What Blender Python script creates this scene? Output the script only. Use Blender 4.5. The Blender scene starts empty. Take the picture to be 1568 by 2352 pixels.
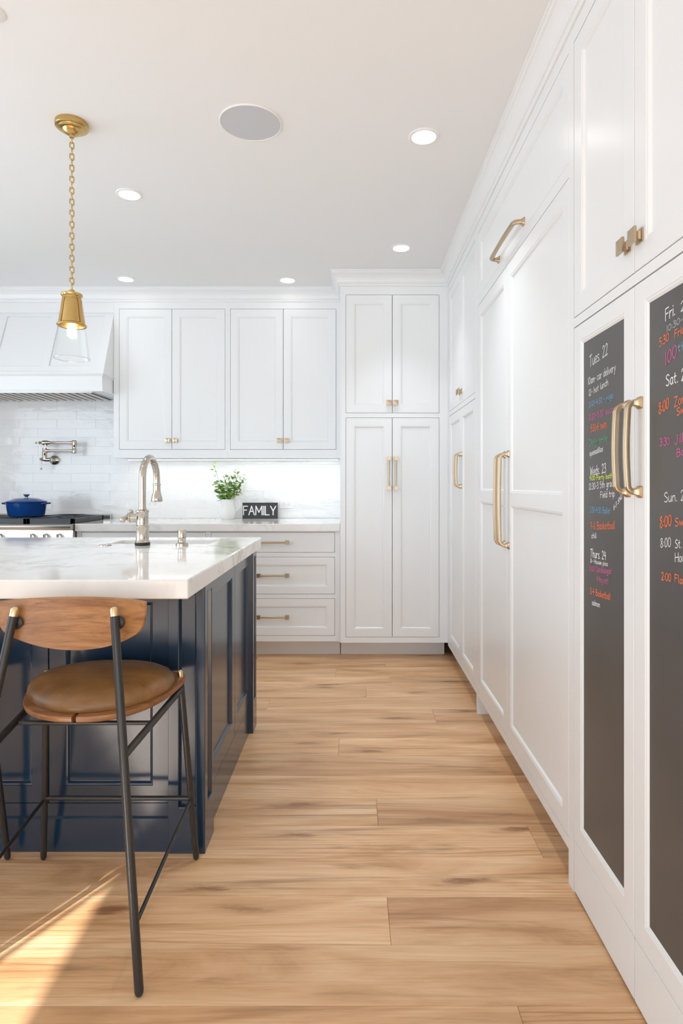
import bpy, bmesh, math, random
from mathutils import Vector, Matrix
random.seed(7)
SC = bpy.context.scene
COL = SC.collection

# ------------------------------------------------------------------ camera
EYE = 1.18
cd = bpy.data.cameras.new('camera')
cam = bpy.data.objects.new('camera', cd)
COL.objects.link(cam)
cam.location = (0, 0, EYE)
cam.rotation_euler = (math.pi / 2, 0, 0)
cd.sensor_fit = 'HORIZONTAL'
cd.sensor_width = 36
cd.lens = 36 * 1400 / 1568
cd.shift_x = -25 / 1568
cd.shift_y = -64 / 1568
cd.clip_start = 0.05
SC.camera = cam

# ------------------------------------------------------------------ view, world, daylight
SC.view_settings.view_transform = 'Standard'
SC.view_settings.look = 'None'
SC.view_settings.exposure = 0.04
SC.view_settings.gamma = 1.0
SC.view_settings.use_curve_mapping = False
SC.cycles.max_bounces = 14
SC.cycles.diffuse_bounces = 8
SC.cycles.sample_clamp_indirect = 6.0
w = bpy.data.worlds.new('sky')
SC.world = w
w.use_nodes = True
w.node_tree.nodes['Background'].inputs[0].default_value = (0.80, 0.90, 1.0, 1)
w.node_tree.nodes['Background'].inputs[1].default_value = 2.0

def light(name, kind, loc, rot, energy, color=(1, 1, 1), **kw):
    l = bpy.data.lights.new(name, kind)
    l.energy = energy
    l.color = color
    for k, v in kw.items():
        setattr(l, k, v)
    o = bpy.data.objects.new(name, l)
    COL.objects.link(o)
    o.location = loc
    o.rotation_euler = rot
    return o

# the low sun comes through the high-silled window opening in the left wall
SUN_DIR = Vector((0.479 * math.cos(math.radians(20.5)), 0.878 * math.cos(math.radians(20.5)), -math.sin(math.radians(20.5))))
sun = light('sun', 'SUN', (-6, -8, 5), (0, 0, 0), 15.0, (1.0, 0.965, 0.90), angle=math.radians(0.25))
sun.rotation_euler = SUN_DIR.to_track_quat('-Z', 'Y').to_euler()
# daylight standing in the rear window opening; the left lamp is added fill
light('daylight_rear', 'AREA', (-1.3, -5.22, 1.35), (math.radians(90), 0, 0), 74, (0.61, 0.82, 1.0), shape='RECTANGLE', size=3.9, size_y=2.1)
light('fill_left', 'AREA', (-3.55, 1.5, 1.35), (math.radians(90), 0, math.radians(-90)), 47, (0.68, 0.855, 1.0), shape='RECTANGLE', size=3.0, size_y=1.9)

# ------------------------------------------------------------------ materials
MAT = {}
def srgb(r, g, b):
    f = lambda c: ((c / 255 + 0.055) / 1.055) ** 2.4 if c > 10 else c / 255 / 12.92
    return (f(r), f(g), f(b), 1)

def pmat(name, col, rough=0.5, metal=0.0, **kw):
    m = bpy.data.materials.new(name)
    m.use_nodes = True
    b = m.node_tree.nodes['Principled BSDF']
    b.inputs['Base Color'].default_value = col if len(col) == 4 else (*col, 1)
    b.inputs['Roughness'].default_value = rough
    b.inputs['Metallic'].default_value = metal
    for k, v in kw.items():
        b.inputs[k.replace('_', ' ')].default_value = v
    MAT[name] = m
    return m

class NT:
    def __init__(s, m):
        s.t = m.node_tree
        s.b = s.t.nodes['Principled BSDF']
    def n(s, typ, **kw):
        x = s.t.nodes.new('ShaderNode' + typ)
        for k, v in kw.items():
            if k.startswith('i_'):
                key = k[2:]
                key = int(key) if key.isdigit() else key.replace('_', ' ')
                x.inputs[key].default_value = v
            else:
                setattr(x, k, v)
        return x
    def l(s, a, b):
        s.t.links.new(a, b)
    def ramp(s, fac, stops, interp='LINEAR'):
        r = s.n('ValToRGB')
        r.color_ramp.interpolation = interp
        e = r.color_ramp.elements
        while len(e) < len(stops):
            e.new(0.5)
        for i, (p, c) in enumerate(stops):
            e[i].position = p
            e[i].color = c if len(c) == 4 else (*c, 1)
        s.l(fac, r.inputs[0])
        return r.outputs[0]
    def mix(s, fac, a, b, blend='MIX'):
        m = s.n('MixRGB', blend_type=blend)
        for i, v in ((0, fac), (1, a), (2, b)):
            if isinstance(v, (int, float)):
                m.inputs[i].default_value = v
            elif isinstance(v, tuple):
                m.inputs[i].default_value = v if len(v) == 4 else (*v, 1)
            else:
                s.l(v, m.inputs[i])
        return m.outputs[0]
    def math(s, op, a, b=0.0):
        m = s.n('Math', operation=op)
        for i, v in ((0, a), (1, b)):
            if isinstance(v, (int, float)):
                m.inputs[i].default_value = v
            else:
                s.l(v, m.inputs[i])
        return m.outputs[0]
    def bump(s, h, strength=0.1, dist=0.002):
        b = s.n('Bump')
        b.inputs['Strength'].default_value = strength
        b.inputs['Distance'].default_value = dist
        s.l(h, b.inputs['Height'])
        s.l(b.outputs[0], s.b.inputs['Normal'])

def noise(t, vec, scale, detail=3, rough=0.5, dist=0.0):
    x = t.n('TexNoise')
    x.inputs['Scale'].default_value = scale
    x.inputs['Detail'].default_value = detail
    x.inputs['Roughness'].default_value = rough
    x.inputs['Distortion'].default_value = dist
    t.l(vec, x.inputs['Vector'])
    return x.outputs['Fac']

def mapped(t, vec, scale, loc=(0, 0, 0)):
    m = t.n('Mapping')
    m.inputs['Scale'].default_value = scale
    m.inputs['Location'].default_value = loc
    t.l(vec, m.inputs['Vector'])
    return m.outputs[0]

def paint(name, col, rough, bump=0.02):
    m = pmat(name, col, rough)
    t = NT(m)
    tc = t.n('TexCoord')
    f = noise(t, tc.outputs['Object'], 90, 2)
    t.bump(f, bump, 0.001)
    return m

paint('white_paint', (0.815, 0.83, 0.84), 0.29)
paint('ceiling_paint', (0.835, 0.85, 0.857), 0.8)
paint('wall_paint', (0.78, 0.775, 0.76), 0.7)
paint('navy_paint', (0.010, 0.029, 0.058), 0.17)
MAT['navy_paint'].node_tree.nodes['Principled BSDF'].inputs['Specular IOR Level'].default_value = 1.0
pmat('toe_kick', (0.78, 0.77, 0.76), 0.5)
pmat('gap_shadow', (0.14, 0.137, 0.13), 0.9)
pmat('trim_white', (0.85, 0.85, 0.84), 0.35)
pmat('speaker_grille', (0.56, 0.585, 0.62), 0.7)
pmat('brass', (0.54, 0.42, 0.285), 0.34, 1.0)
pmat('pendant_brass', (0.60, 0.415, 0.165), 0.22, 1.0)
pmat('tip_brass', (0.78, 0.60, 0.36), 0.28, 1.0)
pmat('nickel', (0.57, 0.52, 0.46), 0.07, 1.0)
pmat('steel', (0.66, 0.64, 0.61), 0.22, 1.0)
pmat('black_metal', (0.022, 0.021, 0.021), 0.38)
pmat('black_rubber', (0.02, 0.02, 0.022), 0.5)
pmat('cast_iron', (0.04, 0.042, 0.048), 0.45)
pmat('dark_slot', (0.02, 0.018, 0.016), 0.7)
pmat('baffle', (0.66, 0.63, 0.59), 0.4, 0.2)
pmat('ceramic', (0.84, 0.84, 0.83), 0.12)
pmat('enamel_blue', (0.007, 0.052, 0.22), 0.08)
pmat('sign_black', (0.035, 0.036, 0.038), 0.5)
pmat('letter_white', (0.85, 0.85, 0.85), 0.6)
pmat('plastic_white', (0.85, 0.85, 0.84), 0.3)
pmat('bracket_grey', (0.45, 0.45, 0.46), 0.5)
def m_glass():
    m = pmat('glass', (1, 1, 1), 0.0)
    t = NT(m)
    tr, gl, mx, lw = t.n('BsdfTransparent'), t.n('BsdfGlossy'), t.n('MixShader'), t.n('LayerWeight')
    lw.inputs['Blend'].default_value = 0.12
    gl.inputs['Roughness'].default_value = 0.02
    tr.inputs[0].default_value = (0.99, 0.993, 0.99, 1)
    t.l(t.math('MULTIPLY', lw.outputs['Facing'], 0.32), mx.inputs[0])
    t.l(tr.outputs[0], mx.inputs[1])
    t.l(gl.outputs[0], mx.inputs[2])
    t.l(mx.outputs[0], t.t.nodes['Material Output'].inputs['Surface'])
m_glass()
pmat('glass_edge', (1, 1, 1), 0.0, 0.0, Transmission_Weight=1.0, IOR=1.45)
pmat('stem_green', (0.16, 0.22, 0.07), 0.6)
pmat('lens_glow', (1, 1, 1), 0.5, Emission_Color=(1, 0.97, 0.93, 1), Emission_Strength=12.0)
pmat('bulb_glow', (1, 1, 1), 0.5, Emission_Color=(1, 0.88, 0.70, 1), Emission_Strength=14.0)
pmat('strip_glow', (1, 1, 1), 0.5, Emission_Color=(1, 0.97, 0.92, 1), Emission_Strength=5.0)
for k, c in dict(W=(0.80, 0.82, 0.84), B=(0.17, 0.38, 0.56), P=(0.62, 0.13, 0.34), O=(0.88, 0.20, 0.075), G=(0.12, 0.42, 0.25), Y=(0.70, 0.85, 0.10), S=(0.40, 0.44, 0.48)).items():
    pmat('chalk_' + k, c, 0.8)

def m_chalkboard():
    m = pmat('chalkboard', (0.075, 0.071, 0.067), 0.36)
    t = NT(m)
    tc = t.n('TexCoord')
    f = noise(t, tc.outputs['Object'], 3.0, 4)
    c = t.ramp(f, [(0.3, (0.068, 0.064, 0.060)), (0.7, (0.088, 0.084, 0.080))])
    t.l(c, t.b.inputs['Base Color'])
m_chalkboard()

def m_leaf():
    m = pmat('leaf_green', (0.17, 0.36, 0.06), 0.45)
    t = NT(m)
    oi = t.n('ObjectInfo')
    c = t.ramp(oi.outputs['Random'], [(0.0, (0.055, 0.15, 0.025)), (0.5, (0.19, 0.36, 0.06)), (1.0, (0.42, 0.56, 0.14))])
    t.l(c, t.b.inputs['Base Color'])
    t.b.inputs['Subsurface Weight'].default_value = 0.0
m_leaf()

def m_tile():
    m = pmat('glazed_tile', (0.80, 0.80, 0.80), 0.09)
    t = NT(m)
    tc = t.n('TexCoord')
    oi = t.n('ObjectInfo')
    c = t.ramp(oi.outputs['Random'], [(0.0, (0.83, 0.83, 0.835)), (1.0, (0.87, 0.87, 0.87))])
    t.l(c, t.b.inputs['Base Color'])
    va = t.n('VectorMath', operation='ADD')
    t.l(tc.outputs['Object'], va.inputs[0])
    t.l(oi.outputs['Location'], va.inputs[1])
    f = noise(t, mapped(t, va.outputs[0], (1, 1, 1.6)), 11, 2)
    t.bump(f, 0.35, 0.012)
m_tile()
pmat('grout', (0.88, 0.88, 0.875), 0.6)

def m_marble():
    m = pmat('marble', (0.86, 0.85, 0.83), 0.08)
    t = NT(m)
    tc = t.n('TexCoord')
    v = tc.outputs['Object']
    warp = t.n('TexNoise')
    warp.inputs['Scale'].default_value = 2.2
    warp.inputs['Detail'].default_value = 5
    t.l(v, warp.inputs['Vector'])
    sub = t.n('VectorMath', operation='MULTIPLY_ADD')
    t.l(warp.outputs['Color'], sub.inputs[0])
    sub.inputs[1].default_value = (0.9, 0.9, 0.9)
    t.l(v, sub.inputs[2])
    def vein(scale, loc, lo, width):
        x = noise(t, mapped(t, sub.outputs[0], scale, loc), 1.0, 3, 0.55)
        d = t.math('ABSOLUTE', t.math('SUBTRACT', x, lo))
        return t.ramp(d, [(0.0, (1, 1, 1)), (width, (0, 0, 0))])
    v1 = vein((1.1, 2.3, 1.1), (3.1, 1.7, 0.4), 0.5, 0.024)
    v2 = vein((2.4, 1.3, 2.0), (7.3, 4.2, 2.0), 0.47, 0.014)
    msk = noise(t, mapped(t, v, (1, 1, 1), (5, 2, 1)), 1.7, 2)
    msk = t.ramp(msk, [(0.40, (0.12, 0.12, 0.12)), (0.60, (1, 1, 1))])
    cloud = t.ramp(noise(t, mapped(t, sub.outputs[0], (1.2, 2.0, 1.2), (1, 9, 2)), 1.0, 4), [(0.42, (0, 0, 0)), (0.75, (1, 1, 1))])
    c = t.mix(cloud, (0.87, 0.865, 0.85), (0.74, 0.725, 0.70))
    c = t.mix(t.math('MULTIPLY', v1, t.math('MULTIPLY', msk, 0.85)), c, (0.50, 0.46, 0.405))
    c = t.mix(t.math('MULTIPLY', v2, t.math('MULTIPLY', msk, 0.5)), c, (0.55, 0.52, 0.48))
    v3 = vein((2.6, 0.7, 0.5), (1.3, 6.1, 3.3), 0.5, 0.022)
    c = t.mix(t.math('MULTIPLY', v3, t.math('MULTIPLY', msk, 0.35)), c, (0.56, 0.50, 0.43))
    t.l(c, t.b.inputs['Base Color'])
m_marble()

def m_wood(name, tones, rough, sc=1.0, rnd=True, bands=True, knots=True, tone=None):
    """oak: long streaks along X, growth bands, fine pores, a few smeared knots"""
    m = pmat(name, (*tones[1], 1), rough)
    t = NT(m)
    tc = t.n('TexCoord')
    oi = t.n('ObjectInfo')
    v = tc.outputs['Object']
    if rnd:
        comb = t.n('CombineXYZ')
        t.l(t.math('MULTIPLY', oi.outputs['Random'], 61.0), comb.inputs[0])
        t.l(t.math('MULTIPLY', oi.outputs['Random'], 23.0), comb.inputs[1])
        va = t.n('VectorMath', operation='ADD')
        t.l(v, va.inputs[0])
        t.l(comb.outputs[0], va.inputs[1])
        v = va.outputs[0]
    ax = lambda a, b: (a * sc, b * sc, b * sc)
    streak = noise(t, mapped(t, v, ax(1.3, 9)), 1.0, 5, 0.62, 0.8)
    c = t.ramp(streak, [(0.32, tones[0]), (0.48, tones[1]), (0.66, tones[2])])
    dark = noise(t, mapped(t, v, ax(1.0, 19), (3, 8, 1)), 1.0, 5, 0.62, 1.4)
    c = t.mix(t.ramp(dark, [(0.55, (0, 0, 0)), (0.70, (0.70, 0.70, 0.70))]), c, tuple(q * 0.62 for q in tones[0]))
    fine = noise(t, mapped(t, v, ax(5, 190)), 1.0, 3, 0.6)
    c = t.mix(0.38, c, t.ramp(fine, [(0.3, (0.72, 0.66, 0.60)), (0.6, (1.0, 1.0, 1.0))]), 'MULTIPLY')
    if bands:
        wv = t.n('TexWave', wave_type='BANDS', bands_direction='Y')
        wv.inputs['Scale'].default_value = 3.4
        wv.inputs['Distortion'].default_value = 11.0
        wv.inputs['Detail'].default_value = 3.5
        wv.inputs['Detail Scale'].default_value = 0.5
        t.l(mapped(t, v, ax(0.6, 5.5)), wv.inputs['Vector'])
        bm = t.ramp(noise(t, mapped(t, v, ax(0.8, 3), (4, 4, 4)), 1.0, 2), [(0.46, (0, 0, 0)), (0.62, (1, 1, 1))])
        bl = t.ramp(wv.outputs['Fac'], [(0.0, (0.60, 0.50, 0.41)), (0.22, (1, 1, 1)), (0.92, (1, 1, 1)), (1.0, (1.14, 1.16, 1.18))])
        c = t.mix(t.math('MULTIPLY', bm, 0.55), c, bl, 'MULTIPLY')
    if knots:
        vo = t.n('TexVoronoi', feature='F1', voronoi_dimensions='2D')
        vo.inputs['Scale'].default_value = 1.0
        vo.inputs['Randomness'].default_value = 1.0
        wob = noise(t, mapped(t, v, ax(7, 34)), 1.0, 4, 0.65)
        t.l(mapped(t, v, ax(1.5, 6.0)), vo.inputs['Vector'])
        d = t.math('ADD', vo.outputs['Distance'], t.math('MULTIPLY', t.math('SUBTRACT', wob, 0.5), 0.42))
        k = t.ramp(d, [(0.0, (1, 1, 1)), (0.045, (0.72, 0.72, 0.72)), (0.10, (0.25, 0.25, 0.25)), (0.26, (0, 0, 0))])
        sc_ = t.n('SeparateColor')
        t.l(vo.outputs['Color'], sc_.inputs[0])
        pick = t.ramp(sc_.outputs[0], [(0.46, (0, 0, 0)), (0.52, (1, 1, 1))])
        c = t.mix(t.math('MULTIPLY', t.math('MULTIPLY', k, pick), 0.85), c, (tones[0][0] * 0.40, tones[0][1] * 0.28, tones[0][2] * 0.20))
    if rnd:
        tn = t.ramp(oi.outputs['Random'], [(0.0, (0.86, 0.83, 0.79)), (0.5, (1.0, 0.99, 0.97)), (1.0, (1.10, 1.10, 1.08))])
        c = t.mix(1.0, c, tn, 'MULTIPLY')
    t.l(c, t.b.inputs['Base Color'])
    t.bump(fine, 0.10, 0.0006)
    return m

m_wood('floor_oak', [(0.50, 0.275, 0.130), (0.68, 0.42, 0.230), (0.81, 0.57, 0.355)], 0.36)
m_wood('chair_oak', [(0.23, 0.095, 0.026), (0.345, 0.155, 0.050), (0.45, 0.225, 0.085)], 0.36, 3.4, False, False, False)
m_wood('seat_walnut', [(0.19, 0.072, 0.024), (0.265, 0.112, 0.040), (0.33, 0.15, 0.058)], 0.34, 2.0, False, False, False)

def m_leather():
    m = pmat('brown_leather', (0.17, 0.072, 0.022), 0.42)
    t = NT(m)
    tc = t.n('TexCoord')
    f = noise(t, mapped(t, tc.outputs['Object'], (5, 9, 5)), 1.0, 4, 0.6, 0.6)
    c = t.ramp(f, [(0.3, (0.115, 0.050, 0.013)), (0.55, (0.225, 0.107, 0.032)), (0.75, (0.31, 0.155, 0.052))])
    t.l(c, t.b.inputs['Base Color'])
    t.bump(noise(t, tc.outputs['Object'], 320, 2), 0.08, 0.0008)
m_leather()

# ------------------------------------------------------------------ helpers
Z = Vector((0, 0, 1))
WORLD = {}

def wloc(o):
    return WORLD.get(o.name, Vector((0, 0, 0))) if o else Vector((0, 0, 0))

def tag(o, label=None, cat=None, group=None, kind=None):
    if label: o['label'] = label
    if cat: o['category'] = cat
    if group: o['group'] = group
    if kind: o['kind'] = kind
    return o

def thing(name, loc, label, cat, group=None):
    o = bpy.data.objects.new(name, None)
    COL.objects.link(o)
    o.location = loc
    o.empty_display_size = 0.1
    WORLD[o.name] = Vector(loc)
    return tag(o, label, cat, group)

class MB:
    """collects faces in world space; build() links them as one mesh object"""
    def __init__(s):
        s.v = []
        s.f = []
    def add(s, vs, fs):
        k = len(s.v)
        s.v += [Vector(p) for p in vs]
        s.f += [tuple(i + k for i in f) for f in fs]
        return s
    def box(s, x0, x1, y0, y1, z0, z1):
        x0, x1 = min(x0, x1), max(x0, x1)
        y0, y1 = min(y0, y1), max(y0, y1)
        z0, z1 = min(z0, z1), max(z0, z1)
        return s.add([(x0, y0, z0), (x1, y0, z0), (x1, y1, z0), (x0, y1, z0), (x0, y0, z1), (x1, y0, z1), (x1, y1, z1), (x0, y1, z1)],
                     [(3, 2, 1, 0), (4, 5, 6, 7), (0, 1, 5, 4), (1, 2, 6, 5), (2, 3, 7, 6), (3, 0, 4, 7)])
    def fbox(s, F, a0, a1, b0, b1, c0, c1):
        """box in a facing frame: a along, b up, c outward"""
        P = [F(a, b, c) for c in (c0, c1) for (a, b) in ((a0, b0), (a1, b0), (a1, b1), (a0, b1))]
        return s.add(P, [(3, 2, 1, 0), (4, 5, 6, 7), (0, 1, 5, 4), (1, 2, 6, 5), (2, 3, 7, 6), (3, 0, 4, 7)])
    def loops(s, loops, closed=True, cap0=False, cap1=False):
        n = len(loops[0])
        k = len(s.v)
        for lp in loops:
            s.v += [Vector(p) for p in lp]
        for i in range(len(loops) - 1):
            for j in range(n if closed else n - 1):
                a = k + i * n + j
                b = k + i * n + (j + 1) % n
                s.f.append((a, b, b + n, a + n))
        if cap0: s.f.append(tuple(k + j for j in range(n))[::-1])
        if cap1: s.f.append(tuple(k + (len(loops) - 1) * n + j for j in range(n)))
        return s
    def tube(s, pts, r, seg=14, cap=True, flat=1.0, up=None):
        """sweep a circle (or ellipse) along points; r number or list"""
        pts = [Vector(p) for p in pts]
        n = len(pts)
        rs = r if isinstance(r, (list, tuple)) else [r] * n
        tang = []
        for i in range(n):
            d = (pts[min(i + 1, n - 1)] - pts[max(i - 1, 0)])
            tang.append(d.normalized())
        ref = Vector(up) if up else (Vector((0, 0, 1)) if abs(tang[0].z) < 0.9 else Vector((1, 0, 0)))
        x = (ref - tang[0] * ref.dot(tang[0])).normalized()
        lps = []
        for i in range(n):
            x = (x - tang[i] * x.dot(tang[i])).normalized()
            y = tang[i].cross(x)
            lps.append([pts[i] + (x * math.cos(2 * math.pi * j / seg) * flat + y * math.sin(2 * math.pi * j / seg)) * rs[i] for j in range(seg)])
        return s.loops(lps, True, cap, cap)
    def lathe(s, prof, c, axis=(0, 0, 1), seg=32, cap0=True, cap1=True):
        """prof: list of (radius, distance along axis) from point c"""
        a = Vector(axis).normalized()
        ref = Vector((1, 0, 0)) if abs(a.x) < 0.9 else Vector((0, 1, 0))
        x = (ref - a * ref.dot(a)).normalized()
        y = a.cross(x)
        c = Vector(c)
        lps = [[c + a * h + (x * math.cos(2 * math.pi * j / seg) + y * math.sin(2 * math.pi * j / seg)) * max(r, 1e-5) for j in range(seg)] for r, h in prof]
        return s.loops(lps, True, cap0, cap1)
    def sphere(s, c, r, seg=16, rings=9, sc=(1, 1, 1)):
        prof = [(math.sin(math.pi * i / rings), -math.cos(math.pi * i / rings)) for i in range(rings + 1)]
        c = Vector(c)
        lps = [[c + Vector((q * math.cos(2 * math.pi * j / seg) * r * sc[0], q * math.sin(2 * math.pi * j / seg) * r * sc[1], h * r * sc[2])) for j in range(seg)] for q, h in [(max(p[0], 1e-4), p[1]) for p in prof]]
        return s.loops(lps, True, True, True)
    def build(s, name, mat, parent=None, smooth=False, bevel=0.0, label=None, kind=None, seg=2):
        off = wloc(parent)
        me = bpy.data.meshes.new(name)
        me.from_pydata([v - off for v in s.v], [], s.f)
        me.update()
        if mat: me.materials.append(MAT[mat])
        o = bpy.data.objects.new(name, me)
        COL.objects.link(o)
        if parent:
            o.parent = parent
            WORLD[o.name] = off
        if smooth:
            bm = bmesh.new(); bm.from_mesh(me)
            bmesh.ops.recalc_face_normals(bm, faces=bm.faces)
            bm.to_mesh(me); bm.free()
            me.polygons.foreach_set('use_smooth', [True] * len(me.polygons))
            try:
                me.set_sharp_from_angle(angle=math.radians(38))
            except Exception:
                pass
        if bevel:
            b = o.modifiers.new('edge', 'BEVEL')
            b.width = bevel
            b.segments = seg
            b.limit_method = 'ANGLE'
            b.angle_limit = math.radians(40)
        if label: o['label'] = label
        if kind: o['kind'] = kind
        return o

def struct(o):
    o['kind'] = 'structure'
    return o

class Frame:
    """a facing plane: a runs to the viewer's right, b up, c out of the face"""
    def __init__(s, origin, u, n):
        s.o, s.u, s.n = Vector(origin), Vector(u), Vector(n)
    def __call__(s, a, b, c=0.0):
        return s.o + s.u * a + Z * b + s.n * c

def plate(mb, F, rect, holes, c0, c1, soft=0.0):
    """flat plate a0,a1,b0,b1 with rectangular holes, between depths c0 (back) and c1 (front)"""
    A = sorted(set([rect[0], rect[1]] + [v for h in holes for v in h[:2]]))
    B = sorted(set([rect[2], rect[3]] + [v for h in holes for v in h[2:]]))
    def solid(i, j):
        if i < 0 or j < 0 or i >= len(A) - 1 or j >= len(B) - 1: return False
        a, b = (A[i] + A[i + 1]) / 2, (B[j] + B[j + 1]) / 2
        return not any(h[0] < a < h[1] and h[2] < b < h[3] for h in holes)
    idx = {}
    def vid(i, j, c):
        k = (i, j, c)
        if k not in idx:
            idx[k] = len(mb.v)
            mb.v.append(F(A[i], B[j], c1 if c else c0))
        return idx[k]
    for i in range(len(A) - 1):
        for j in range(len(B) - 1):
            if not solid(i, j): continue
            mb.f.append((vid(i, j, 1), vid(i + 1, j, 1), vid(i + 1, j + 1, 1), vid(i, j + 1, 1)))
            mb.f.append((vid(i, j + 1, 0), vid(i + 1, j + 1, 0), vid(i + 1, j, 0), vid(i, j, 0)))
            if not solid(i - 1, j): mb.f.append((vid(i, j, 0), vid(i, j, 1), vid(i, j + 1, 1), vid(i, j + 1, 0)))
            if not solid(i + 1, j): mb.f.append((vid(i + 1, j, 1), vid(i + 1, j, 0), vid(i + 1, j + 1, 0), vid(i + 1, j + 1, 1)))
            if not solid(i, j - 1): mb.f.append((vid(i, j, 1), vid(i, j, 0), vid(i + 1, j, 0), vid(i + 1, j, 1)))
            if not solid(i, j + 1): mb.f.append((vid(i, j + 1, 0), vid(i, j + 1, 1), vid(i + 1, j + 1, 1), vid(i + 1, j + 1, 0)))
    return mb

def rect_loop(F, a0, a1, b0, b1, c):
    return [F(a0, b0, c), F(a1, b0, c), F(a1, b1, c), F(a0, b1, c)]

BEAD = [(0.0, 0.0), (0.0008, -0.0014), (0.0065, -0.0020), (0.0112, -0.0074), (0.012, -0.009)]
def framed(mb, F, rect, opens, c=0.0, t=0.02, bead=BEAD):
    """door or drawer front: rails and stiles round one or more recessed openings, with a moulded inner edge"""
    a0, a1, b0, b1 = rect
    e = 0.0012
    mb.loops([rect_loop(F, a0, a1, b0, b1, c - t), rect_loop(F, a0, a1, b0, b1, c - e), rect_loop(F, a0 + e, a1 - e, b0 + e, b1 - e, c)], True, True, False)
    k = MB()
    plate(k, F, (a0 + e, a1 - e, b0 + e, b1 - e), opens, c - 0.001, c)
    # keep only the front faces of the plate
    for f in k.f:
        n = (k.v[f[1]] - k.v[f[0]]).cross(k.v[f[2]] - k.v[f[0]])
        if n.normalized().dot(F.n) > 0.9:
            mb.add([k.v[i] for i in f], [(0, 1, 2, 3)])
    for (x0, x1, y0, y1) in opens:
        mb.loops([rect_loop(F, x0 + i, x1 - i, y0 + i, y1 - i, c + d) for i, d in bead], True, False, False)
    return mb

def door(F, rect, parent, mat='white_paint', stile=0.055, opens=None, name='door', bead=BEAD, panel_mat=None, panel_name='panel', flat=False):
    a0, a1, b0, b1 = rect
    mb = MB()
    if flat:
        mb.loops([rect_loop(F, a0, a1, b0, b1, -0.02), rect_loop(F, a0, a1, b0, b1, -0.0012), rect_loop(F, a0 + .0012, a1 - .0012, b0 + .0012, b1 - .0012, 0)], True, True, True)
        return mb.build(name, mat, parent)
    if opens is None:
        opens = [(a0 + stile, a1 - stile, b0 + stile, b1 - stile)]
    framed(mb, F, rect, opens, bead=bead)
    d = mb.build(name, mat, parent)
    i, dep = bead[-1]
    for (x0, x1, y0, y1) in opens:
        p = MB().fbox(F, x0 + i - 0.003, x1 - i + 0.003, y0 + i - 0.003, y1 - i + 0.003, dep - 0.008, dep + 0.0002)
        p.build(panel_name, panel_mat or mat, d)
    return d

def rsq(c, ux, uy, r, k=3):
    """rounded-square loop of half size r around c"""
    out = []
    for q in range(4):
        for j in range(k + 1):
            an = math.pi / 2 * (q + j / k)
            cx = (1 if q in (0, 3) else -1) * r * 0.62
            cy = (1 if q in (0, 1) else -1) * r * 0.62
            out.append(c + ux * (cx + 0.38 * r * math.cos(an)) + uy * (cy + 0.38 * r * math.sin(an)))
    return out

def sweep_sq(mb, pts, hw, hn, side):
    """rounded-square bar along points; side = constant sideways unit vector"""
    n = len(pts)
    lps = []
    for i in range(n):
        t = (pts[min(i + 1, n - 1)] - pts[max(i - 1, 0)]).normalized()
        o = side.cross(t).normalized()
        lps.append(rsq(pts[i], side * (hw / 1.0), o * (hn / 1.0), 1.0))
    mb.loops(lps, True, True, True)

def arched_pull(F, a, b, length, parent, along='b', proj=0.030, wid=0.0068, base=0.0135, name='handle'):
    """cast bar pull: flared square feet, arms curving out into a bar with a raised ridge"""
    mb = MB()
    if along == 'b':
        P = lambda s, c, q=0.0: F(a + q, b + s, c)
        side = F.u
    else:
        P = lambda s, c, q=0.0: F(a + s, b + q, c)
        side = Z.copy()
    L = length / 2
    for sg in (-1, 1):
        lps = []
        for hs, c in ((base, 0.0), (base, 0.003), (base * 0.72, 0.007), (base * 0.55, 0.013), (base * 0.5, 0.018)):
            o = (P(1, 0) - P(0, 0)).normalized()
            lps.append(rsq(P(sg * L, c), side * hs, o * hs, 1.0))
        mb.loops(lps, True, True, True)
    pts = [P(-L, 0.012)]
    R = min(0.022, proj - 0.012)
    for j in range(7):
        an = math.pi / 2 * j / 6
        pts.append(P(-L + R * 0.9 * (1 - math.cos(an)), proj - R + R * math.sin(an)))
    for j in range(1, 8):
        s = -L + R + (2 * L - 2 * R) * j / 8
        pts.append(P(s, proj + 0.003 * math.sin(math.pi * j / 8)))
    for j in range(7):
        an = math.pi / 2 * (1 - j / 6)
        pts.append(P(L - R * 0.9 * (1 - math.cos(an)), proj - R + R * math.sin(an)))
    pts.append(P(L, 0.012))
    sweep_sq(mb, pts, wid, wid * 0.85, side)
    ridge = [p + F.n * wid * 0.6 for p in pts[6:-6]]
    sweep_sq(mb, ridge, wid * 0.55, wid * 0.55, side)
    return mb.build(name, 'brass', parent, smooth=True)

def bar_pull(F, a, b, length, parent, along='b', name='handle'):
    """slim round bar between two square posts"""
    mb = MB()
    L = length / 2
    for sg in (-1, 1):
        ca, cb = (a, b + sg * L) if along == 'b' else (a + sg * L, b)
        for h0, h1, c0, c1 in ((0.0125, 0.0125, 0, 0.004), (0.0105, 0.008, 0.004, 0.010), (0.008, 0.012, 0.010, 0.018), (0.012, 0.0125, 0.018, 0.032)):
            mb.loops([rect_loop(F, ca - h0, ca + h0, cb - h0, cb + h0, c0), rect_loop(F, ca - h1, ca + h1, cb - h1, cb + h1, c1)], True, True, True)
    p0 = F(a, b - L, 0.025) if along == 'b' else F(a - L, b, 0.025)
    p1 = F(a, b + L, 0.025) if along == 'b' else F(a + L, b, 0.025)
    mb.tube([p0, p1], 0.0058, 12)
    return mb.build(name, 'brass', parent, smooth=True)

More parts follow.
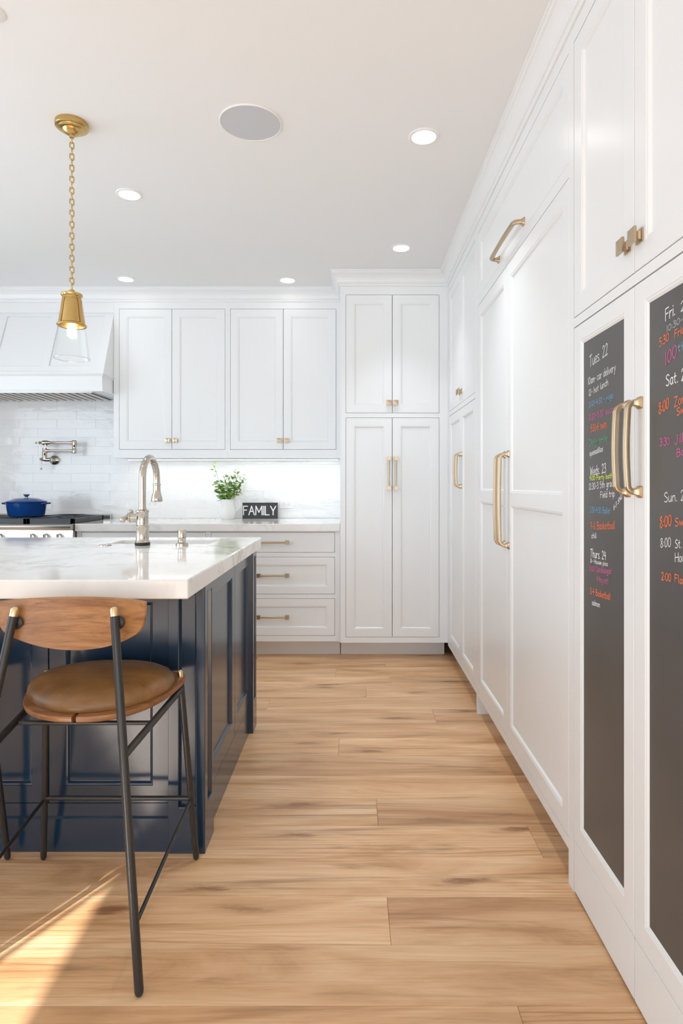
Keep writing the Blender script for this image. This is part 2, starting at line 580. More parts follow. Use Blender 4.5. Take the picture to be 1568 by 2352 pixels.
def square_knob(F, a, b, parent, h=0.0165, name='knob'):
    mb = MB()
    for h0, h1, c0, c1 in ((h * .85, h * .85, 0, 0.004), (h * .6, h * .45, 0.004, 0.009), (h * .45, h * .55, 0.009, 0.016), (h * .95, h, 0.016, 0.0175), (h, h, 0.0175, 0.022), (h, h * .15, 0.022, 0.0245)):
        mb.loops([rect_loop(F, a - h0, a + h0, b - h0, b + h0, c0), rect_loop(F, a - h1, a + h1, b - h1, b + h1, c1)], True, True, True)
    return mb.build(name, 'brass', parent)

def grow(r, d):
    return (r[0] - d, r[1] + d, r[2] - d, r[3] + d)

def cabinet_shell(F, rect, doors, parent, depth, toe=None, mat='white_paint', gap=0.0021, frame_name='face_frame'):
    """closed carcass and a face frame with openings the doors are inset into"""
    a0, a1, b0, b1 = rect
    MB().fbox(F, a0 + .001, a1 - .001, b0 + .001, b1 - .001, -depth, -0.026).build('carcass', mat, parent)
    MB().fbox(F, a0 + .012, a1 - .012, b0 + .012, b1 - .012, -0.0258, -0.0244).build('gap_shade', 'gap_shadow', parent)  # dark sheet, colours in the shade seen through the door gaps
    mb = plate(MB(), F, rect, [grow(d, gap) for d in doors], -0.024, 0.0)
    mb.build(frame_name, mat, parent)
    if toe:
        MB().fbox(F, a0 + .002, a1 - .002, toe[0], b0 - 0.0005, -depth, -toe[1]).build('toe_kick', toe[2], parent)

def catmull(pts, n=6, closed=False):
    P = [Vector(p) for p in pts]
    m = len(P)
    out = []
    rng = range(m) if closed else range(m - 1)
    for i in rng:
        p0 = P[(i - 1) % m] if closed or i > 0 else P[0] * 2 - P[1]
        p1, p2 = P[i], P[(i + 1) % m]
        p3 = P[(i + 2) % m] if closed or i + 2 < m else P[-1] * 2 - P[-2]
        for j in range(n):
            t = j / n
            out.append(0.5 * ((2 * p1) + (p2 - p0) * t + (2 * p0 - 5 * p1 + 4 * p2 - p3) * t * t + (3 * p1 - p0 - 3 * p2 + p3) * t ** 3))
    if not closed: out.append(P[-1])
    return out

# ------------------------------------------------------------------ the room
H = 2.60            # ceiling
YW = 4.76           # back wall
YU = 4.44           # upper cabinet faces
YP = 4.085          # pantry face
YB = 4.12           # base cabinet faces
XF = 0.64           # face of the tall run along the right wall
XL, XR, YR = -3.62, 1.26, -5.30

fl = struct(MB().box(XL - .1, XR + .1, YR - .1, YW + .1, -0.12, -0.016).build('floor', 'floor_oak'))
WORLD[fl.name] = Vector((0, 0, 0))
PITCH, Y0 = 0.1815, 1.379
joints = {1: [0.099], 3: [0.603, -1.25], 4: [0.089, -1.7], 7: [-0.061], 9: [0.416, -1.6], 11: [0.077], 14: [0.218], 2: [-1.9], 0: [-0.9], 5: [-2.6, 0.95], 6: [-1.1, 0.8], 8: [-1.0], 10: [-0.45, 1.0]}
def plank(x0, x1, y0, y1):
    g, e = 0.0003, 0.0007
    hx, hy = (x1 - x0) / 2 - g, (y1 - y0) / 2 - g
    top = lambda i, z: [(-hx + i, -hy + i, z), (hx - i, -hy + i, z), (hx - i, hy - i, z), (-hx + i, hy - i, z)]
    mb = MB().loops([top(0, -0.016), top(0, -0.0008), top(e, 0.0)], True, False, True)
    o = mb.build('floor_board', 'floor_oak')
    o.location = ((x0 + x1) / 2, (y0 + y1) / 2, 0)
    o.parent = fl
for r in range(int((YR - Y0) / PITCH) - 1, int((YW - Y0) / PITCH) + 1):
    ya, yb = Y0 + r * PITCH, min(Y0 + (r + 1) * PITCH, YW)
    if yb - ya < 0.02: continue
    js = joints.get(r)
    if js is None:
        q = random.uniform(-2.6, -1.4)
        js = [q, q + random.uniform(1.7, 2.2)]
    xs = [XL] + sorted(js) + [XR]
    for a, b in zip(xs, xs[1:]):
        plank(a, b, ya, yb)

def ceiling():
    struct(MB().box(XL - .1, XR + .1, YR - .1, YW + .1, H, H + 0.12).build('ceiling', 'ceiling_paint'))
ceiling()
wb = struct(MB().box(XL - .1, XR + .1, YW, YW + 0.12, 0, H).build('wall_back', 'wall_paint'))
struct(MB().box(XR, XR + 0.12, YR - .1, YW, 0, H).build('wall_right', 'wall_paint'))
FL_ = Frame((XL, 0, 0), (0, 1, 0), (1, 0, 0))
struct(plate(MB(), FL_, (YR, YW, 0, H), [(-4.60, -3.445, 1.40, 2.373), (0.0, 3.0, 0.40, 2.30)], -0.14, 0.0).build('wall_left', 'wall_paint'))  # high sill trims the sun patch; long opening added for the fill
struct(MB().box(XL - 0.007, XL - 0.001, -3.543, -3.507, 1.40, 2.373).build('window_1', 'trim_white'))
FR_ = Frame((0, YR, 0), (-1, 0, 0), (0, 1, 0))
struct(plate(MB(), FR_, (-XR, -XL, 0, H), [(-0.65, 3.25, 0.30, 2.40)], -0.14, 0.0).build('wall_rear', 'wall_paint'))
# added unseen slab keeps the low sun out of the long side opening
struct(MB().box(-6.6, -6.2, -5.6, 4.0, -0.1, 5.4).build('sun_blocker', 'wall_paint'))
# near the camera the run of cupboards ends at a plain wall return
struct(MB().box(XF + 0.02, XR - 0.002, YR + .002, 0.955, 0, H).build('wall_return', 'wall_paint'))

# handmade tile splashback: each tile its own piece, a little out of true
TH, TW = 0.0697, 0.30
struct(MB().box(XL, -0.09, YW - 0.006, YW - 0.0005, 0.90, 1.86).build('grout_bed', 'grout', wb))
tile_meshes = {}
def tile_mesh(wd):
    k = round(wd, 4)
    if k not in tile_meshes:
        hx, hz = wd / 2, TH / 2 - 0.0005
        L = lambda i, y: [(-hx + i, y, -hz + i), (hx - i, y, -hz + i), (hx - i, y, hz - i), (-hx + i, y, hz - i)]
        mb = MB().loops([L(0, 0.0), L(0, -0.0032), L(0.0007, -0.0038)], True, False, True)
        me = bpy.data.meshes.new('tile')
        me.from_pydata(mb.v, [], mb.f)
        me.materials.append(MAT['glazed_tile'])
        tile_meshes[k] = me
    return tile_meshes[k]
row = 0
z = 0.917
while z < 1.83:
    x1 = -0.09 if z < 1.372 else -1.70
    x = x1 + (0 if row % 2 == 0 else 0.0)
    first = TW if row % 2 == 0 else TW / 2
    while x > -3.1:
        wd = first if x == x1 else TW
        o = bpy.data.objects.new('tile', tile_mesh(wd - 0.0010))
        COL.objects.link(o)
        o.location = (x - wd / 2, YW - 0.004, z + TH / 2)
        o.rotation_euler = (random.gauss(0, 0.004), 0, random.gauss(0, 0.0015))
        o.parent = wb
        x -= wd
    z += TH
    row += 1

# crown moulding, mitred round the cabinets
prof = [(0.0, 2.505), (0.006, 2.505), (0.010, 2.512), (0.010, 2.520), (0.0155, 2.522), (0.0155, 2.528), (0.018, 2.531), (0.021, 2.541), (0.027, 2.554), (0.036, 2.566), (0.047, 2.576), (0.054, 2.579), (0.056, 2.582), (0.056, 2.588), (0.0625, 2.590), (0.0625, 2.5995), (0.0, 2.5995)]
path = [((XL, YU), (0, -1)), ((-0.082, YU), (-1, -1)), ((-0.082, YP), (-1, -1)), ((XF, YP), (-1, -1)), ((XF, YR + .01), (-1, 0))]
mb = MB()
mb.loops([[(p[0] + m[0] * d, p[1] + m[1] * d, z) for d, z in prof] for p, m in path], True, True, True)
struct(mb.build('trim_1', 'white_paint'))

# ------------------------------------------------------------------ wall cabinets
FU = Frame((0, YU, 0), (1, 0, 0), (0, -1, 0))
def upper(a0, a1, o0, om, o1, label):
    t = thing('wall_cabinet', ((a0 + a1) / 2, YW - 0.01, 1.372), label, 'cabinet', 'wall cabinets above the white counter')
    g = 0.0016
    ds = [(o0, om - g, 1.4337, 2.455), (om + g, o1, 1.4337, 2.455)]
    cabinet_shell(FU, (a0, a1, 1.372, 2.598), [(o0, o1, 1.4337, 2.455)], t, YW - YU - 0.01)
    for i, d in enumerate(ds):
        dd = door(FU, d, t, stile=0.052)
        square_knob(FU, om + (-0.027 if i == 0 else 0.027), 1.497, dd)
    return t
upper(-1.738, -0.909, -1.697, -1.3145, -0.929, 'white two-door wall cabinet next to the range hood')
upper(-0.9085, -0.0835, -0.888, -0.504, -0.1205, 'white two-door wall cabinet between its twin and the tall pantry')

# LED strip under the wall cabinets
t = thing('light_strip', (-0.91, 4.60, 1.36), 'thin glowing light strip under the white wall cabinets', 'light')
MB().box(-1.70, -0.10, 4.585, 4.615, 1.3635, 1.3715).build('channel', 'plastic_white', t)
MB().box(-1.69, -0.11, 4.590, 4.610, 1.3615, 1.3635).build('diffuser', 'strip_glow', t)
lo = light('strip_light', 'AREA', (-0.90, 4.60, 1.359), (0, 0, 0), 1.25, (1.0, 0.98, 0.95), shape='RECTANGLE', size=1.58, size_y=0.03)

# ------------------------------------------------------------------ tall pantry on the back wall
FP = Frame((0, YP, 0), (1, 0, 0), (0, -1, 0))
t = thing('pantry_cabinet', (0.28, YW - 0.02, 0), 'tall white four-door pantry cabinet in the corner of the back wall', 'cabinet')
lo_, hi_ = (-0.043, 0.580, 0.156, 1.6235), (-0.043, 0.580, 1.6585, 2.447)
cabinet_shell(FP, (-0.082, XF, 0.117, 2.598), [lo_, hi_], t, YW - YP - 0.01, (0.0, 0.15, 'toe_kick'))
for (a0, a1, b0, b1), up in ((hi_, True), (lo_, False)):
    for i, d in enumerate(((a0, 0.2654, b0, b1), (0.2686, a1, b0, b1))):
        dd = door(FP, d, t, stile=0.053)
        aa = 0.267 + (-0.0235 if i == 0 else 0.0235)
        if up: square_knob(FP, aa, 1.725, dd)
        else: bar_pull(FP, aa, 1.253, 0.198, dd)

# ------------------------------------------------------------------ base cabinets and back counter
FB = Frame((0, YB, 0), (1, 0, 0), (0, -1, 0))
def base(a0, a1, o0, o1, label):
    t = thing('drawer_cabinet', ((a0 + a1) / 2, YW - 0.02, 0), label, 'cabinet', 'base cabinets along the back wall')
    ds = [(o0, o1, 0.7191, 0.8534), (o0, o1, 0.4375, 0.6868), (o0, o1, 0.157, 0.406)]
    cabinet_shell(FB, (a0, a1, 0.117, 0.863), ds, t, YW - YB - 0.01, (0.0, 0.115, 'toe_kick'))
    for i, d in enumerate(ds):
        dd = door(FB, d, t, stile=0.05, name='drawer', flat=(i == 0))
        bar_pull(FB, (o0 + o1) / 2, (d[2] + d[3]) / 2 + 0.002, 0.192, dd, 'a')
base(-0.973, -0.0835, -0.953, -0.1207, 'white three-drawer base cabinet beside the tall pantry')
base(-1.862, -0.9735, -1.829, -0.993, 'white base cabinet beside the range, mostly behind the island')
o = MB().box(-1.862, -0.083, 4.09, YW - 0.0085, 0.8635, 0.914).build('back_countertop', 'marble', None, bevel=0.003)
tag(o, 'white veined stone countertop along the back wall', 'countertop')

# ------------------------------------------------------------------ tall run along the right wall
FR = Frame((XF, 0, 0), (0, -1, 0), (-1, 0, 0))
DEP = XR - XF - 0.01
def rr(y_far, y_near, b0, b1):
    return (-y_far, -y_near, b0, b1)

t = thing('tall_cabinet', (XR - 0.05, 3.62, 0), 'tall white cabinet in the corner between pantry and panelled refrigerator', 'cabinet')
R0 = rr(YP - 0.001, 3.155, 0.10, 2.598)
up_, dn_ = rr(4.040, 3.180, 1.660, 2.452), rr(4.040, 3.180, 0.135, 1.6265)
cabinet_shell(FR, R0, [up_, dn_], t, DEP, (0.0, 0.075, 'toe_kick'))
sm = 3.60
for (a0, a1, b0, b1), up in ((up_, True), (dn_, False)):
    for i, d in enumerate(((a0, -sm - 0.0016, b0, b1), (-sm + 0.0016, a1, b0, b1))):
        dd = door(FR, d, t, stile=0.052)
        aa = -sm + (-0.030 if i == 0 else 0.030)
        if up: square_knob(FR, aa, 1.726, dd)
        else: arched_pull(FR, aa, 1.262, 0.19, dd)

t = thing('refrigerator', (XR - 0.05, 2.47, 0), 'built-in refrigerator behind white panelled double doors', 'refrigerator')
R1 = rr(3.1545, 1.7655, 0.10, 2.598)
fd, ft = rr(3.102, 1.805, 0.135, 2.086), rr(3.102, 1.805, 2.131, 2.4535)
cabinet_shell(FR, R1, [fd, ft], t, DEP, (0.0, 0.075, 'toe_kick'))
MB().fbox(FR, -3.150, -3.128, 0, 0.10, -0.30, -0.001).build('end_panel', 'white_paint', t)
MB().fbox(FR, -1.805, -1.7665, 0, 0.10, -0.30, 0.0).build('end_panel', 'white_paint', t)
sm = 2.527
for i, (a0, a1) in enumerate(((fd[0], -sm - 0.0018), (-sm + 0.0018, fd[1]))):
    st = 0.054
    ops = [(a0 + st, a1 - st, 0.196, 1.094), (a0 + st, a1 - st, 1.146, 2.026)]
    dd = door(FR, (a0, a1, fd[2], fd[3]), t, opens=ops)
    arched_pull(FR, -sm + (-0.033 if i == 0 else 0.033), 1.116, 0.375, dd, proj=0.037, wid=0.0078, base=0.0145)
dd = door(FR, ft, t, stile=0.054)
arched_pull(FR, -2.467, 2.159, 0.385, dd, 'a', proj=0.037, wid=0.0078, base=0.0145)

# cupboard with chalkboard doors
BOARD_A = [
    ('Tues. 22','W',1.6581,1.4980,1.5407,1.5080,0.0296),
    ('10am- car delivery','W',1.6676,1.4516,1.4938,1.4585,0.0191),
    ('12- hot lunch','W',1.6627,1.4199,1.5381,1.4305,0.0166),
    ('3:00-4:30 - yoga','B',1.6612,1.3888,1.5073,1.3942,0.0142),
    ('3:30-5:30 soccer','P',1.6597,1.3531,1.4874,1.3596,0.0154),
    ('5:30-6 swim.','O',1.6506,1.3203,1.5434,1.3255,0.0189),
    ('Daily smile','G',1.6597,1.2831,1.5434,1.2891,0.0178),
    ('quesadillas','W',1.6566,1.2569,1.5702,1.2652,0.0142),
    ('Weds. 23','W',1.6536,1.2024,1.5513,1.2099,0.0236),
    ('9:00 Party bath','Y',1.6572,1.1895,1.5123,1.1957,0.0118),
    ('12:30-3 5th grade','W',1.6615,1.1646,1.4973,1.1757,0.0166),
    ('Field trip','W',1.5854,1.1441,1.4998,1.1500,0.0159),
    ('11-3 SNO','W',1.5055,1.1149,1.4562,1.1478,0.0118),
    ('3:30-4:30 Ballet','B',1.6554,1.1031,1.5251,1.1059,0.0154),
    ('7-8 Basketball','O',1.6518,1.0573,1.4980,1.0702,0.0189),
    ('chili','W',1.6446,1.0343,1.6122,1.0372,0.0141),
    ('Thurs. 24','W',1.6518,0.9830,1.5513,0.9872,0.0212),
    ('8- House pics','W',1.6518,0.9676,1.5407,0.9731,0.0106),
    ('11:00 Cardiologist','P',1.6566,0.9445,1.5174,0.9562,0.0142),
    ('Mayst!','P',1.6065,0.9241,1.5381,0.9284,0.0138),
    ('3-4 Basketball','O',1.6536,0.8824,1.5251,0.8902,0.0165),
    ('salmon','W',1.6416,0.8552,1.5895,0.8587,0.0141),
]
BOARD_B = [
    ('Fri.','W',1.2557,1.5164,1.2193,1.5192,0.0242),
    ('2','W',1.1974,1.5187,1.1787,1.5193,0.0188),
    ('10:30-1','S',1.2505,1.4922,1.1864,1.4978,0.0125),
    ('5:30','O',1.2807,1.4681,1.2436,1.4731,0.0174),
    ('Frid','O',1.2193,1.4722,1.1849,1.4754,0.0157),
    ('100','P',1.2557,1.4258,1.2135,1.4348,0.0251),
    ('th','B',1.2086,1.4424,1.1802,1.4447,0.0147),
    ('Sat. 2','W',1.2540,1.3815,1.1833,1.3829,0.0224),
    ('8:00','O',1.2825,1.3266,1.2436,1.3355,0.0229),
    ('Zon','O',1.2217,1.3345,1.1833,1.3389,0.0192),
    ('Sw','O',1.2119,1.3159,1.1864,1.3198,0.0147),
    ('3:30','P',1.2779,1.2599,1.2402,1.2606,0.0155),
    ('Jilli','P',1.2193,1.2601,1.1833,1.2637,0.0174),
    ('Bd','P',1.2119,1.2345,1.1864,1.2376,0.0147),
    ('Sun. 2','W',1.2610,1.1426,1.1849,1.1487,0.0198),
    ('8:00','O',1.2779,1.0878,1.2334,1.0963,0.0228),
    ('Swi','O',1.2184,1.0956,1.1833,1.1014,0.0157),
    ('8:00','W',1.2761,1.0472,1.2359,1.0532,0.0191),
    ('St. C','W',1.2184,1.0522,1.1756,1.0582,0.0165),
    ('Hou','W',1.2184,1.0246,1.1833,1.0296,0.0174),
    ('2:00','O',1.2722,0.9801,1.2343,0.9825,0.0164),
    ('Flag','O',1.2193,0.9849,1.1802,0.9844,0.0148),
]
# single-stroke hand lettering: '|' parts strokes, '~' marks a curved one; cap height 10, x-height 6
GL = {
 'A': (7, '0,0 3.5,10 7,0|1.5,4 5.5,4'), 'B': (6, '0,0 0,10|~0,10 4,9.6 5,8 4,6 0,5.4|~0,5.4 4.6,5 5.8,2.8 4.5,0.5 0,0'),
 'C': (6, '~6,8.5 3.5,10 1,8.5 0,5 1,1.5 3.5,0 6,1.5'), 'D': (6, '0,0 0,10|~0,10 3.6,9.4 6,5.5 4.4,1 0,0'),
 'F': (5, '0,0 0,10 5,10|0,5.4 4,5.6'), 'H': (6, '0,0 0,10|6,0 6,10|0,5 6,5.4'), 'J': (5, '~4,10 4,3 3,0 1,-0.6 0,1.5'),
 'I': (0.6, '0.3,0 0.3,10'), 'L': (5, '0,10 0,0 5,0'), 'M': (8, '0,0 0.3,10 4,3 7.7,10 8,0'), 'N': (6, '0,0 0,10 6,0 6,10'),
 'O': (6.5, '~3.2,10 0.6,8 0,5 0.8,1.6 3.2,0 5.8,1.8 6.4,5 5.6,8.4 3.2,10'), 'P': (5.5, '0,0 0,10|~0,10 4.2,9.4 5.4,7.4 4,5.2 0,4.6'),
 'S': (5.5, '~5.2,8.8 3.4,10 1,9 0.4,7.2 2.4,5.6 4.8,4 5.2,2 3.4,0 0.2,0.8'), 'T': (6, '0,9.6 6,10.4|3,10 2.7,0'),
 'W': (8, '0,10 1.6,0 4,8 6,0 8,10'), 'Y': (6.5, '0,10 3.2,4.6 6.5,10|3.2,4.6 3.2,0'), 'Z': (5.5, '0,10 5.5,10 0,0 5.5,0.4'),
 'a': (4.6, '~4.2,5 2.2,6 0.4,4.4 0.2,1.8 1.6,0 3.2,1 4.3,4|~4.3,5.8 4.2,1.6 4.8,0'), 'b': (4.4, '0,10 0,0|~0,3.6 1.8,5.8 4,4.6 4.2,1.6 2.2,0 0,1'),
 'c': (4, '~4,5 2.2,6 0.4,4.4 0.2,1.8 1.8,0 4,1'), 'd': (4.6, '~4.2,4.6 2.2,6 0.3,4.2 0.3,1.4 2,0 4,1.8|4.3,10 4.3,0'),
 'e': (4.2, '~0.4,3 4,3.6 3.4,5.8 1.2,5.6 0.2,2.8 1.6,0 4.2,1'), 'f': (3.4, '~3.6,9 2.2,10 1.2,8 1.2,0|0,5.6 3,5.8'),
 'g': (4.4, '~4,5 2,6 0.3,4.2 0.6,1.6 2.4,0.8 4,3|~4.2,5.8 4.2,-1.5 2.6,-4 0.4,-3'), 'h': (4.4, '0,10 0,0|~0,3.4 2,5.8 3.8,5 4,2.6 4.2,0'),
 'i': (0.8, '0.4,5.8 0.4,0|0.4,8 0.4,8.5'), 'j': (2, '~2,5.8 2,-2 0.2,-3.6|2,8 2,8.5'), 'k': (4.2, '0,10 0,0|4,6 0.3,2.6 4.2,0'),
 'l': (1.2, '~0.5,10 0.4,1.4 1.2,0'), 'm': (6.6, '0,5.8 0,0|~0,3.6 1.6,5.8 3,4.8 3.1,0|~3.1,3.8 4.8,5.8 6.2,4.8 6.4,0'),
 'n': (4.4, '0,5.8 0,0|~0,3.6 2,5.8 3.8,4.8 4.2,0'), 'o': (4.4, '~2.2,6 0.5,4.8 0.2,2.6 1.4,0.2 3.2,0.4 4.3,2.8 3.6,5.2 2.2,6'),
 'p': (4.4, '0,5.8 0,-4|~0,3.8 2,6 4,4.6 4,1.6 2,0 0,1.2'), 'q': (4.6, '~4.2,5 2,6 0.3,4.2 0.5,1.4 2.2,0 4,2|4.2,5.8 4.2,-4'),
 'r': (3.4, '0,5.8 0,0|~0,3.4 1.6,5.6 3.4,5.4'), 's': (3.6, '~3.6,5.4 1.8,6 0.4,4.8 1.6,3.2 3.4,2 2.6,0.2 0,0.4'),
 't': (3.6, '~1.6,9 1.5,1.4 3,0|0,5.9 3.6,6.1'), 'u': (4.4, '~0,5.8 0,2 1.4,0 3.2,0.8 4,3.4|4.1,5.8 4.3,0'), 'v': (4.2, '0,5.8 2.1,0 4.2,5.8'),
 'w': (6.2, '0,5.8 1.4,0 3.1,5 4.8,0 6.2,5.8'), 'x': (4.2, '0,5.8 4,0|4,5.8 0,0'), 'y': (4.4, '0,5.8 2.2,1|~4.4,5.8 2.2,0 0.8,-3.6 -0.4,-3.8'),
 '0': (5, '~2.5,10 0.5,8 0,5 0.6,1.6 2.5,0 4.5,2 5,5 4.4,8.2 2.5,10'), '1': (1, '0.4,10 0.6,0'), '2': (5, '~0.2,8 1.8,10 4.2,8.8 3.8,6 0.2,0|0.2,0 5,0.6'),
 '3': (4.6, '~0.2,9.2 2.6,10 4.2,8 1.6,5.6|~1.6,5.6 4.4,4 4.2,1.4 2,-0.2 0,1'), '4': (5, '1,10 0.2,4.6 5,5|3.8,9 3.6,0'),
 '5': (4.6, '4.6,10 0.8,9.8 0.5,6|~0.5,6 3.6,6 4.4,3 2.6,0.2 0,0.4'), '6': (4.6, '~4,10 1,7 0.2,3 1.8,0 4.2,1.6 4,4.6 2,5.4 0.4,3.4'),
 '7': (4.6, '0,9.8 4.6,10 1.6,0|1.2,5.2 4,5.4'), '8': (4.6, '~4.2,8.6 2.2,10 0.4,8.2 2,5.6 4.2,3 3,0.2 0.8,0.6 0.4,3 3,5.8 4.2,8.6'),
 '9': (4.6, '~4.2,8 2.2,10 0.4,8 1,5.4 3.2,5.4 4.3,8|~4.3,8 4.2,3 3,0'), '.': (0.8, '0.2,0 0.6,0.5'), ':': (0.8, '0.3,1.4 0.4,2|0.3,5 0.4,5.6'),
 '-': (3, '0,4 3,4.4'), '!': (0.8, '0.4,10 0.4,3|0.4,0.4 0.4,0'), ' ': (2.6, ''),
}
def lettering(text, P, scale_x, scale_y, wid, mb):
    """P(s, t) places a point; s and t in letter units scaled to metres"""
    x = lift = 0.0
    for ch in text:
        wd, st = GL[ch]
        runs = []
        for k in st.split('|') if st else ():
            cur = k.startswith('~')
            pts = [Vector((float(q.split(',')[0]), float(q.split(',')[1]), 0)) for q in k.lstrip('~').split()]
            pts = catmull(pts, 4) if cur else pts
            pts = [Vector(((x + p.x) * scale_x, p.y * scale_y, 0)) for p in pts]
            runs.append(pts) if cur else runs.extend([a, b] for a, b in zip(pts, pts[1:]))
        for pts in runs:
            lift += 4e-6
            left, right = [], []
            for i, p in enumerate(pts):
                d = (pts[min(i + 1, len(pts) - 1)] - pts[max(i - 1, 0)])
                d = d.normalized() if d.length > 1e-9 else Vector((1, 0, 0))
                n = Vector((-d.y, d.x, 0)) * wid
                e = d * wid * (-0.7 if i == 0 else 0.7 if i == len(pts) - 1 else 0)
                left.append(p + e + n); right.append(p + e - n)
            k0 = len(mb.v)
            for a, b in zip(left, right):
                mb.v += [P(a.x, a.y, lift), P(b.x, b.y, lift)]
            for i in range(len(pts) - 1):
                j = k0 + 2 * i
                mb.f.append((j, j + 1, j + 3, j + 2))
        x += wd + 1.7
    return x
def text_units(text):
    return sum(GL[c][0] + 1.7 for c in text) - 1.7

def chalk(lines, parent, depth):
    for (tx, colr, ya, za, yb, zb, h) in lines:
        u = text_units(tx)
        d = Vector((-(yb - ya), zb - za))
        L = d.length
        ex = d.normalized()
        P = lambda s, t, e: FR(-ya + ex.x * s, za + ex.y * s + t, depth + e)
        mb = MB()
        lettering(tx, P, L / u, h / 10, 0.00098 if h < 0.02 else 0.0013, mb)
        mb.build('chalk_writing', 'chalk_' + colr, parent)

t = thing('chalkboard_cabinet', (XR - 0.05, 1.38, 0), 'tall white cupboard with two chalkboard doors covered in coloured handwriting', 'cabinet')
R2 = rr(1.765, 0.958, 0.149, 2.598)
cu, cl = rr(1.760, 1.010, 1.661, 2.454), rr(1.760, 1.010, 0.152, 1.629)
MB().fbox(FR, R2[0] + .001, R2[1] - .001, 0.02, 2.597, -DEP, -0.026).build('carcass', 'white_paint', t)
MB().fbox(FR, R2[0] + .012, R2[1] - .012, 0.02, 2.58, -0.0258, -0.0244).build('gap_shade', 'gap_shadow', t)  # same dark sheet for shade in the gaps
plate(MB(), FR, (R2[0], R2[1], 0.0, 2.598), [grow(cu, 0.0032), (cl[0] - 0.0032, cl[1] + 0.0032, -0.1, cl[3] + 0.0032)], -0.024, 0.0).build('face_frame', 'white_paint', t)
sm = 1.385
WIDE = [(0.0, 0.0), (0.0012, -0.0012), (0.005, -0.0016), (0.009, -0.0042), (0.0105, -0.0052), (0.0105, -0.0056)]
for i, (a0, a1) in enumerate(((cu[0], -sm - 0.0016), (-sm + 0.0016, cu[1]))):
    sg = -1 if i == 0 else 1
    dd = door(FR, (a0, a1, cu[2], cu[3]), t, stile=0.053)
    square_knob(FR, -sm + sg * 0.030, 1.731, dd, 0.017)
    dd = door(FR, (a0, a1, cl[2], cl[3]), t, opens=[(a0 + 0.049, a1 - 0.049, 0.208, 1.584)], bead=WIDE, panel_mat='chalkboard', panel_name='chalkboard')
    MB().fbox(FR, a0, a1, 0.008, cl[2] - 0.0025, -0.02, -0.0002).build('kick_panel', 'white_paint', t, bevel=0.001)
    arched_pull(FR, -sm + sg * 0.0295, 1.262, 0.198, dd, proj=0.028)
    chalk(BOARD_A if i == 0 else BOARD_B, dd, -0.0049)

# ------------------------------------------------------------------ island
XI, YI = -0.470, 1.945           # right face and seating-side face of the corner posts
XI2 = -2.66
YIB = 2.99
t = thing('kitchen_island', (-1.5, 2.45, 0), 'navy blue panelled kitchen island with corner posts', 'island')
YM = 1.962                        # seating-side cabinet face
XS = XI - 0.018                   # side panels sit back from the posts
class Flat:
    n = Vector((0, 0, 1))
    def __call__(s, a, b, c=0.0):
        return Vector((a, b, 0.860 + c))
SX0, SX1, SY0, SY1 = -1.100, -0.640, 2.715, 2.940
plate(MB(), Flat(), (XI2 + .03, XS - 0.024, YM + 0.026, YIB - 0.03), [(SX0 - .03, SX1 + .03, SY0 - .03, SY1 + .02)], -0.86, -0.001).build('carcass', 'navy_paint', t)
PB = [(0.0, 0.0), (0.003, -0.002), (0.006, -0.012), (0.008, -0.014)]
def post(x0, x1, y0, y1):
    """corner post with a sunk panel on its two outer faces"""
    mb = MB()
    f1 = Frame((0, y0, 0), (1, 0, 0), (0, -1, 0))
    f2 = Frame((x1, 0, 0), (0, 1, 0), (1, 0, 0))
    p = None
    wx, wy = x1 - x0, y1 - y0
    framed(mb, f1, (x0, x1 - .0004, 0.0, 0.859), [(x0 + wx * .27, x1 - wx * .23, 0.145, 0.833)], t=0.018, bead=PB)
    framed(mb, f2, (y0 + .0004, y1, 0.0, 0.859), [(y0 + wy * .27, y1 - wy * .23, 0.145, 0.833)], t=0.018, bead=PB)
    mb.box(x0, x1 - .0143, y0 + .0143, y1, 0.0, 0.859)
    return mb.build('corner_post', 'navy_paint', t)
post(XI - 0.118, XI, YI, YI + 0.125)
post(XI - 0.118, XI, YIB - 0.106, YIB)
post(XI2, XI2 + 0.118, YI, YI + 0.125)
# seating-side doors
FI = Frame((0, YM, 0), (1, 0, 0), (0, -1, 0))
IB = [(0.0, 0.0), (0.0015, -0.002), (0.006, -0.003), (0.010, -0.010), (0.012, -0.011)]
x1 = -0.5907
dr = []
while x1 - 0.388 > XI2 + 0.1:
    dr.append((x1 - 0.3855, x1, 0.1536, 0.850))
    x1 -= 0.388
plate(MB(), FI, (XI2 + 0.118, XI - 0.118, 0.112, 0.859), [grow(d, 0.0012) for d in dr], -0.022, 0.0).build('face_frame', 'navy_paint', t)
mb = MB().loops([[FI(a, b, c) for b, c in ((0.0, -0.02), (0.0, 0.006), (0.106, 0.006), (0.112, 0.0005), (0.112, -0.02))] for a in (XI2 + 0.118, XI - 0.118)], True, True, True)
mb.build('plinth', 'navy_paint', t)
for d in dr:
    door(FI, d, t, 'navy_paint', opens=[(d[0] + 0.0535, d[1] - 0.0515, 0.2095, 0.800)], bead=IB)
